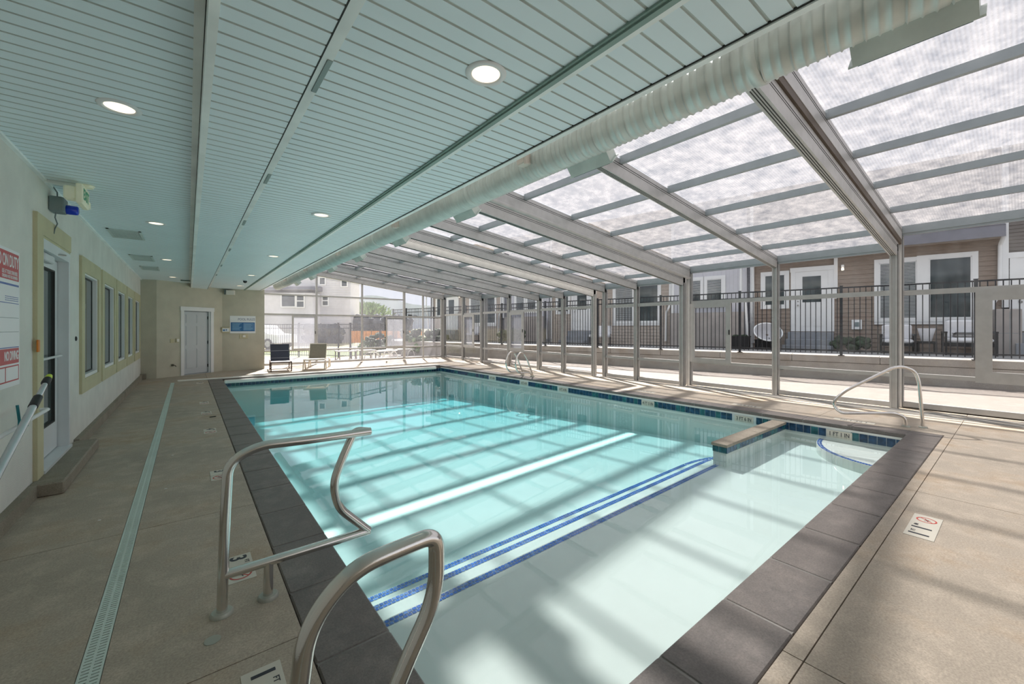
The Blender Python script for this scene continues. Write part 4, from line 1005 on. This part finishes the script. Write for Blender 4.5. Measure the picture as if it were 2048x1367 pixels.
def hdoor(t, s0, s1, z0, z1, glasstop=True, numbers=None):
    b = MB(); b.box(s0-.16, s0, .0, .05, z0, z1); b.box(s1, s1+.14, .0, .05, z0, z1); b.box(s0-.18, s1+.16, .0, .06, z1, z1+.15); b.build('door_casing', 'white_paint', t)
    b = MB(); b.box(s0, s1, .0, .03, z0, z1); lf = b.build('door', 'white_paint', t)
    if glasstop: b = MB(); b.box(s0+.2, s1-.2, .03, .036, z0+1.02, z1-.18); b.build('door_glass', 'house_pane', lf)
    b = MB(); m_ = (s0+s1)/2
    for (x0, x1) in ((s0+.14, m_-.05), (m_+.05, s1-.14)): b.box(x0, x1, .03, .04, z0+.18, z0+.86)
    b.build('door_panel', 'white_paint', lf)
    b = MB(); b.ball((s1-.07, .06, z0+.92), .028, .03, .028, 10, 6); b.ball((s1-.07, .045, z0+1.06), .022, .02, .022, 10, 6); b.build('door_knob', 'steel_dull', lf)
def house_unit(s0, kind, label, mat):
    t = thing('townhouse', label, 'house', (HB, 0, 0), ANG, 'townhouses behind the fence')
    S = s0
    if kind == 'A':
        b = MB(); siding(b, S+.42, S+6.55, .76, 6.6); b.build('wall', mat, t)
        hwin(t, S+.98, S+1.86, 1.80, 3.60); hwin(t, S+2.12, S+2.98, 1.80, 3.58, blind=True)
        b = MB(); b.box(S+.86, S+3.1, 0, .05, 1.62, 1.70); b.box(S+1.86, S+2.12, 0, .048, 1.68, 3.72); b.build('window_trim', 'white_paint', t)
        hdoor(t, S+4.27, S+5.19, 1.39, 3.49)
        b = MB(); b.box(S+4.02, S+4.12, 0, .07, 2.5, 3.95); b.build('corner_board', 'white_paint', t)
        hwin(t, S+5.45+.05, S+6.14, 2.33, 3.45, split=2.85)
        b = MB(); b.bbox(S+4.12, S+5.4, 0, .30, .76, 1.37, .01); b.bbox(S+4.12, S+5.45, .30, .62, .76, 1.12, .01); b.bbox(S+4.12, S+5.5, .62, .95, .76, .93, .01); b.build('door_step', 'step_grey', t)
        b = MB(); b.bbox(S+3.85, S+3.93, 0, .10, 3.42, 3.62, .01); pl = b.build('porch_lamp', 'sign_white', t)
        b = MB(); b.ball((S+3.89, .12, 3.47), .035, .035, .035, 10, 6); b.build('bulb', 'porch_glow', pl)
        b = MB(); b.bbox(S+3.40, S+3.66, 0, .07, 1.46, 1.78, .01); ob = b.build('outlet_box', 'sign_white', t)
        b = MB(); b.box(S+3.47, S+3.58, .07, .075, 1.55, 1.70); b.build('outlet_face', 'grey_box', ob)
        b = MB(); b.box(S+.45, S+6.6, -.05, .55, 4.02, 4.06); b.build('soffit', 'siding_beige', t)
        b = MB(); b.box(S+.45, S+6.6, .55, .60, 4.0, 4.32); b.prism([(-.1, 4.32), (.62, 4.32), (-.1, 4.55)], S+.45, S+6.6, 'x'); b.build('gutter', 'gutter_grey', t)
        b = MB(); b.tube(smooth_path([(S+.46, .50, 4.05), (S+.46, .08, 3.85), (S+.47, .08, 2.45), (S+.60, .12, 2.2), (S+.62, .14, .95)], .08), .045, 8); b.build('downspout', 'white_paint', t)
        b = MB(); b.tube([(S+6.50, .08, 4.1), (S+6.50, .08, 2.6), (S+6.5, .1, .95)], .045, 8); b.tube(smooth_path([(S+6.85, .35, 3.8), (S+6.86, .35, 2.62), (S+6.70, .35, 2.45), (S+6.62, .35, .95)], .08), .045, 8); b.build('downspout', 'white_paint', t)
        b = MB(); b.box(S+.30, S+.42, -.05, .06, 2.08, 6.6); b.box(S+6.5, S+6.6, -.05, .04, .76, 6.6); b.build('corner_board', 'white_paint', t)
        b = MB(); b.prism([(-.4, 4.6), (-.38, 4.6), (.2, 3.0), (.18, 2.9)], S+6.28, S+6.34, 'x'); 
    elif kind == 'B':
        b = MB(); b.box(S, S+2.7, -.1, 0, .76, 6.6); x = S+.03
        while x < S+2.7: b.box(x, x+.03, 0, .012, .76, 6.6); x += .14
        b.build('wall', 'siding_white', t)
        hwin(t, S+.85, S+1.42, 2.45, 3.46, split=2.86, blind=True); hwin(t, S+1.62, S+2.2, 2.45, 3.46, split=2.86, blind=True)
        b = MB(); b.box(S+.02, S+2.72, .30, .40, .76, 2.12); b.build('privacy_wall', 'privacy_wall', t)
    return t
house_unit(0, 'A', 'brown lap-sided townhouse with twin windows and white door, nearest the viewer', 'siding_brown')
house_unit(6.72, 'B', 'white board porch bay with blinds between the first two houses', '')
house_unit(9.1, 'A', 'beige lap-sided townhouse second along the fence', 'siding_beige')
house_unit(15.8, 'B', 'white board porch bay between second and third houses', '')
house_unit(18.6, 'A', 'pale beige townhouse at the far end of the row', 'siding_beige')
t = thing('townhouse', 'dark taupe townhouse with numbered white door at the right edge', 'house', (HB, 0, 0), ANG, 'townhouses behind the fence')
b = MB(); siding(b, -9, .30, .76, 6.6, lap=.10); b.build('wall', 'siding_dark', t)
hdoor(t, -.78, .14, 1.42, 3.45, glasstop=False)
for k, ch in enumerate('916'): text('house_number', ch, .17, 'alu_dark', frame_M((.06+.03, .055, 2.62-k*.19), (-1, 0, 0), (0, 0, 1)), t)
b = MB(); b.bbox(-.9, .3, 0, .35, .76, 1.38, .01); b.bbox(-.9, .3, .35, .7, .76, 1.1, .01); b.build('door_step', 'step_grey', t)
# far block closing the row
b = MB(); b.box(-9, 25.5, -6, -.06, .76, 6.5); o = b.build('roof_block', 'roof_shingle'); o.location = (HB, 0, 0); o.rotation_euler = (0, 0, ANG); struct(o)

# patio items (house frame)
def ht(name, s, o, label, cat, group=None, rz=0):
    p = Vector((HB, 0, 0))+FT*s+FN*o; return thing(name, label, cat, (p.x, p.y, .76), ANG+rz, group)
t = ht('electrical_cabinet', .42, .45, 'tall grey utility cabinet beside the white downspout on the patio', 'cabinet')
b = MB(); b.bbox(-.24, .24, -.2, .2, 0, 1.26, .02); b.build('body', 'privacy_wall', t)
b = MB(); b.box(-.03, -.02, .2, .203, .05, 1.2); b.box(-.2, .2, .2, .203, .6, .61); b.build('door_seam', 'grey_box', t)
t = ht('papasan_chair', 5.86, 1.3, 'round white-rimmed dish chair on the neighbour patio', 'chair')
b = MB(); n = 28; ring = [Vector((.42*math.cos(2*math.pi*k/n), .0, .42*math.sin(2*math.pi*k/n))) for k in range(n+1)]
M = Matrix.Translation((0, 0, .62)) @ Matrix.Rotation(math.radians(-20), 4, 'Y') @ Matrix.Rotation(math.radians(48), 4, 'X')
b.tube([M @ p for p in ring], .022, 8, False); b.build('rim', 'sign_white', t)
b = MB(); vs = [M @ Vector((.40*q*math.cos(2*math.pi*k/n), -.16*(1-q*q), .40*q*math.sin(2*math.pi*k/n))) for q in (1, .7, .4, .1) for k in range(n)]
b.add(vs, [(i*n+k, i*n+(k+1) % n, (i+1)*n+(k+1) % n, (i+1)*n+k) for i in range(3) for k in range(n)], True); b.build('seat', 'mesh_grey', t)
for k in range(3):
    a = 2*math.pi*k/3; b = MB(); b.tube([(.08*math.cos(a), .08*math.sin(a), .42), (.30*math.cos(a), .30*math.sin(a), 0)], .012, 8); b.build('leg', 'fence_black', t)
for s, o_, w_, h_, lb in [(6.75, 1.1, .30, .46, 'black square planter box at the patio downspouts'), (5.95, .8, .35, .34, 'low black planter box behind the dish chair')]:
    t = ht('planter_box', s, o_, lb, 'planter', 'black planter boxes on the patio'); b = MB(); b.bbox(-w_, w_, -.2, .2, 0, h_, .01); b.box(-w_-.02, w_+.02, -.22, .22, h_-.03, h_); b.build('box', 'black', t)
    b = MB()
    for k in range(10): b.ball((random.uniform(-w_, w_)*.7, random.uniform(-.12, .12), h_), .06, .06, .05, 6, 4, .2)
    b.build('soil', 'leaf_dark', t)
t = ht('shrub', 3.75, .9, 'dark low shrub right of the house steps behind the fence', 'shrub')
b = MB()
for k in range(26): b.ball((random.uniform(-.45, .35), random.uniform(-.2, .2), random.uniform(.1, .42)), .12, .12, .1, 7, 5, .25)
b.build('foliage', 'leaf_dark', t)
t = ht('patio_armchair', 2.62, 1.0, 'white cushioned patio armchair with black frame under the left window', 'armchair')
b = MB(); b.bbox(-.33, .33, -.3, .3, .30, .42, .04); b.bbox(-.33, .33, -.34, -.2, .40, .86, .05); b.build('cushion', 'cushion_white', t)
b = MB(); 
for x in (-.36, .36): b.box(x-.025, x+.025, -.32, .32, .52, .57); b.box(x-.02, x+.02, .27, .31, 0, .55); b.box(x-.02, x+.02, -.31, -.27, 0, .55)
b.box(-.36, .36, -.3, .3, .22, .30); b.build('frame', 'black', t)
t = ht('plant_pot', 1.98, .7, 'tapered white pot between armchair and sofa on the patio', 'pot')
b = MB(); b.tube([(0, 0, .36), (0, 0, .72), (0, 0, .74)], [.11, .19, .19], 20); b.build('pot', 'cushion_white', t)
b = MB(); b.box(-.2, .2, -.2, .2, .30, .36)
for x in (-.18, .18):
    for y in (-.18, .18): b.box(x-.02, x+.02, y-.02, y+.02, 0, .32)
b.build('stand', 'black', t)
t = ht('patio_sofa', 1.2, 1.0, 'white patio sofa with striped cushion below the right window', 'sofa')
b = MB(); b.bbox(-.42, .42, -.3, .3, .34, .48, .05); b.bbox(-.42, .42, -.36, -.22, .46, .98, .05); b.build('cushion', 'cushion_white', t)
b = MB(); b.bbox(-.30, .34, .06, .24, .47, .63, .07)
o = b.build('pillow', 'cushion_white', t)
b = MB()
for k in range(3): b.box(-.28, .32, .06+.0, .245, .515+k*.04, .53+k*.04)
b.build('pillow_stripe', 'black', o)
b = MB(); 
for x in (-.46, .46): b.box(x-.025, x+.025, -.34, .34, .60, .65); b.box(x-.02, x+.02, .29, .33, 0, .6); b.box(x-.02, x+.02, -.33, -.29, 0, .6)
b.box(-.46, .46, -.3, .3, .24, .34); b.build('frame', 'black', t)
for s, lb in [(12.3, 'white and black patio chair behind the fence at the middle bays'), (20.5, 'pale patio table set behind the far fence bays')]:
    t = ht('garden_chair', s, 1.1, lb, 'patio furniture', 'patio furniture behind the fence'); b = MB(); b.bbox(-.4, .4, -.3, .3, .34, .46, .03); b.bbox(-.4, .4, -.34, -.26, .46, .85, .02); b.build('seat', 'cushion_white', t)
    for x in (-.36, .36):
        for y in (-.28, .28): b = MB(); b.box(x-.02, x+.02, y-.02, y+.02, 0, .35); b.build('leg', 'black', t)
for s, o_, lb in [(16.6, 3.0, 'dark rounded bush behind the fence, fourth-section side'), (22.0, 3.4, 'dark rounded bush at the far fence panels'), (23.4, 4.2, 'green bush by the fence corner')]:
    t = ht('shrub', s, o_-1.0, lb, 'shrub', 'bushes behind the side fence'); b = MB()
    for k in range(30): b.ball((random.uniform(-.6, .6), random.uniform(-.35, .35), random.uniform(.1, .6)), .17, .17, .15, 7, 5, .25)
    b.build('foliage', 'leaf_dark', t)

# ---------------------------------------------------------------- exterior, rear
b = MB(); b.box(2.2, 12.0, 18.68, 19.2, -.2, -.01)
b.prism([(-3, 18.68), (11.0, 18.68), (9.75, 23.2), (6.35, 20.98), (-1.2, 31.2), (-3, 31.2)], -.2, -.012); struct(b.build('ground_rear_patio', 'outer_slab'))
b = MB(); b.prism([(-40, 31), (-1.2, 31.2), (6.35, 20.98), (9.75, 23.2), (10.0, 26), (60, 60), (60, 400), (-200, 400)], -.3, -.05); struct(b.build('ground_grass', 'dry_grass'))
b = MB(); b.prism([(-60, 38), (8.5, 25.0), (40, 43), (45, 52), (8, 33), (-60, 50)], -.1, -.03); struct(b.build('ground_street', 'street'))
FW = Vector((math.sin(math.radians(38.464)), math.cos(math.radians(38.464)), 0)); RT = Vector((FW.y, -FW.x, 0))
def at(u, v, d): p = FW*d+RT*((u-1024)/815.07*d); return Vector((p.x, p.y, 1.5+(656-v)/815.07*d))
# grey house beyond
D_ = 44; o0 = at(480, 656, D_); t = thing('grey_house', 'large pale grey house beyond the rear fence with white-trimmed windows', 'house', (o0.x, o0.y, 0), -math.radians(38.464))
def hu(u): return (u-480)/815.07*D_
def hv(v): return 1.5+(656-v)/815.07*D_
b = MB(); b.prism([(hu(300), 0), (hu(701), 0), (hu(701)-.9, 5), (hu(300), 5)], -.1, hv(470)); b.build('wall', 'siding_grey', t)
b = MB(); z = hv(700)
while z < hv(480): b.box(hu(480), hu(701), -.03, 0, z, z+.02); z += .25
b.build('siding_joint', 'siding_white', t)
b = MB(); b.box(hu(300), hu(640), -1.6, .2, -.1, hv(588)); b.build('lower_wing', 'siding_grey', t)
b = MB(); b.prism([(-1.9, hv(583)), (.1, hv(583)), (.1, hv(573)), ], hu(300), hu(645), 'x'); b.prism([(-1.9, hv(583)), (.1, hv(573.5)), (.1, hv(572)), (-1.95, hv(581.5))], hu(575), hu(642), 'x'); b.build('porch_roof', 'roof_shingle', t)
for (u0, u1, v0, v1, sp) in ((581, 606, 592, 614, 0), (610, 623, 592, 615, 1), (640, 650, 556, 568, 0), (684, 694, 560, 572, 0), (646, 656, 592, 610, 1), (673, 684, 655, 667, 0)):
    y = -1.62 if u1 < 640 else -.02
    b = MB(); w_ = .12; X0, X1, Z0, Z1 = hu(u0), hu(u1), hv(v1), hv(v0)
    b.box(X0-w_, X1+w_, y-.06, y, Z1, Z1+w_); b.box(X0-w_, X1+w_, y-.06, y, Z0-w_, Z0); b.box(X0-w_, X0, y-.06, y, Z0, Z1); b.box(X1, X1+w_, y-.06, y, Z0, Z1)
    if sp: b.box(X0, X1, y-.07, y, (Z0+Z1)/2-.05, (Z0+Z1)/2+.05)
    f = b.build('window', 'white_paint', t); b = MB(); b.box(X0, X1, y-.03, y, Z0, Z1); b.build('pane', 'house_pane', f)
b = MB()
for k in range(60): b.ball((hu(random.uniform(637, 700)), -2.2+random.uniform(-.4, .4), random.uniform(-.1, 1.6)), .5, .45, .4, 7, 5, .25)
b.v = [v for v in b.v]; o = b.build('hedge', 'hedge_dark', None, (o0.x, o0.y, 0)); o.rotation_euler = (0, 0, -math.radians(38.464)); tag(o, 'dark blue-green hedge at the foot of the grey house', 'hedge')
# tree
def tree(u, v0, v1, d, rw, label):
    p = at(u, 656, d); t = thing('tree', label, 'tree', (p.x, p.y, 0)); ztop = 1.5+(656-v0)/815.07*d; zb_ = 1.5+(656-v1)/815.07*d
    b = MB(); b.tube([(0, 0, -.1), (.05, 0, zb_*.7+.5), (0, 0, zb_+1)], [.25, .2, .1], 8); b.build('trunk', 'frame_brown', t)
    b = MB(); n = 900
    for k in range(n):
        a = random.uniform(0, 2*math.pi); q = random.random()**.5; h = random.random(); rr = rw*math.sqrt(max(0, 1-(h*1.0-.25)**2/.6))*q
        c = Vector((rr*math.cos(a), rr*math.sin(a), zb_+(ztop-zb_)*h*.9)); out = Vector((c.x*.35, c.y*.35, 1.0)).normalized(); L = random.uniform(.3, .75)
        u_ = out.cross(Vector((0, 0, 1)) if abs(out.z) < .9 else Vector((0, 1, 0))).normalized()*random.uniform(.12, .22); w2 = out.cross(u_)
        b.add([c-u_, c+w2, c+u_, c-w2, c+out*L], [(0,1,4), (1,2,4), (2,3,4), (3,0,4)])
    b.build('foliage', 'leaf_mid', t); return t
tree(733, 607, 640, 58, 3.75, 'broad green bushy tree right of the grey house')
b = MB()
for k in range(150): b.ball((random.uniform(-1, 6.5), random.uniform(-.5, .5), random.uniform(.2, 2.6)), .55, .5, .5, 7, 5, .3)
p = at(705, 656, 46); o = b.build('hedge', 'hedge_dark', None, (p.x, p.y, 0)); o.rotation_euler = (0, 0, -math.radians(38.464)); tag(o, 'dark blue hedge bank behind the orange barrier', 'hedge')
t = thing('orange_barrier', 'orange site netting fence beyond the rear picket fence', 'barrier', tuple(at(700, 656, 38)*Vector((1, 1, 0)).x if False else (at(700, 656, 38).x, at(700, 656, 38).y, 0)), -math.radians(38.464))
b = MB(); b.box(0, 6.8, -.02, .02, .15, 1.25); b.build('netting', 'orange_barrier', t)
for k in range(8): b = MB(); b.cyl((k*.95+.1, 0, 0), .03, 1.4, 8); b.build('stake', 'frame_brown', t)
for u, v, d, s_, lb, m_ in [(756, 690, 24.5, .75, 'round dark bush by the low fence left of the sliding window', 'leaf_dark'), (735, 694, 25.0, .55, 'light green grassy bush beside the round dark bush', 'leaf_mid'), (842, 676, 23.6, .7, 'small green tree bush near the fence corner', 'leaf_mid')]:
    p = at(u, 656, d); t = thing('shrub', lb, 'shrub', (p.x, p.y, 0)); b = MB()
    for k in range(40):
        a = random.uniform(0, 6.28); q = random.random()**.5; b.ball((s_*q*math.cos(a), s_*q*math.sin(a), random.uniform(.15, s_*1.5)), .2*s_, .2*s_, .18*s_, 7, 5, .25)
    b.build('foliage', m_, t)
b = MB(); b.prism([(-6, 30.6), (5.6, 22.6), (12, 26.4), (6, 31), (-4, 36)], -.06, -.02); struct(b.build('ground_lawn', 'grass'))
# hills
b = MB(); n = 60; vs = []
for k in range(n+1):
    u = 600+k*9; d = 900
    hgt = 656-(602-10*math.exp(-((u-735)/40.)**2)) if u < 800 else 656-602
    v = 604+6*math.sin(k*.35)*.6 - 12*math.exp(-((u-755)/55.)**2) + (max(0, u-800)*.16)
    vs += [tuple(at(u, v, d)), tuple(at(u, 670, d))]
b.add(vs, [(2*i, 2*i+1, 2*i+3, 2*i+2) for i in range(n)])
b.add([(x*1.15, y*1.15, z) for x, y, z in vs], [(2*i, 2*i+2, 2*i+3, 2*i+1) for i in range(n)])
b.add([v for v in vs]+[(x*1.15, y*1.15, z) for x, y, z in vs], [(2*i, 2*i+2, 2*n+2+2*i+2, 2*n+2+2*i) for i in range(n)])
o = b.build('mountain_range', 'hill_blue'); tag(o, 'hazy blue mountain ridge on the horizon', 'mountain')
b = MB(); b.disc((0, 0, -.35), 1500, 48, 75); struct(b.build('ground_plain', 'dry_grass'))
b = MB(); b.add([(19.5, -75, -.25), (75, -75, -.25), (75, 75, -.25), (14, 75, -.25), (14, 21, -.25)], [(0,1,2,3,4)]); struct(b.build('ground_east', 'street'))
# pickup
p = at(548, 656, 30); t = thing('pickup_truck', 'white pickup truck parked behind the rear fence at far left', 'truck', (p.x, p.y, 0), math.radians(-38.464-12))
b = MB(); b.prism([(-3.4, .45), (1.15, .45), (1.2, .75), (1.12, 1.02), (-.1, 1.14), (-3.4, 1.14)], -.95, .95, 'y'); b.build('body', 'car_white', t)
b = MB(); b.prism([(-2.2, 1.12), (.15, 1.12), (-.55, 1.72), (-1.9, 1.76)], -.85, .85, 'y'); cb_ = b.build('cab', 'car_white', t)
b = MB(); b.prism([(-1.9, 1.18), (.0, 1.18), (-.62, 1.65), (-1.8, 1.68)], -.86, .86, 'y'); b.build('side_glass', 'car_glass', cb_)
for x in (.35, -2.6):
    for y in (-.97, .77): b = MB(); b.cyl((x, y, .38), .38, .2, 24, axis='y'); w_ = b.build('wheel', 'rubber', t); b = MB(); b.cyl((x, y-.01 if y < 0 else y+.01, .38), .22, .2, 16, axis='y'); b.build('hub', 'steel_dull', w_)
b = MB(); b.box(1.12, 1.2, -.9, -.6, .7, .9); b.box(1.12, 1.2, .6, .9, .7, .9); b.build('headlight', 'sign_white', t)
# outside loungers and table behind the gable
for x, y, rz, lb in [(7.75, 20.3, 100, 'white resin lounger outside the rear gable, left of two'), (9.15, 21.3, 95, 'white resin lounger outside the rear gable, right of two')]:
    tan_lounger((x, y, -.01), math.radians(rz), lb, 'resin_white', 'cover_white', 'white loungers outside the rear gable', flat=True)
for x, y, lb in [(5.9, 20.2, 'dark patio table outside the gable, left of two'), (6.9, 20.4, 'dark patio table outside the gable, right of two')]:
    t = thing('patio_table', lb, 'table', (x, y, -.01), 0, 'dark patio tables outside the gable'); b = MB(); b.bbox(-.42, .42, -.4, .4, .40, .44, .01); b.build('table_top', 'privacy_wall', t)
    for qx in (-.38, .38):
        for qy in (-.36, .36): b = MB(); b.box(qx-.02, qx+.02, qy-.02, qy+.02, 0, .40); b.build('leg', 'frame_brown', t)
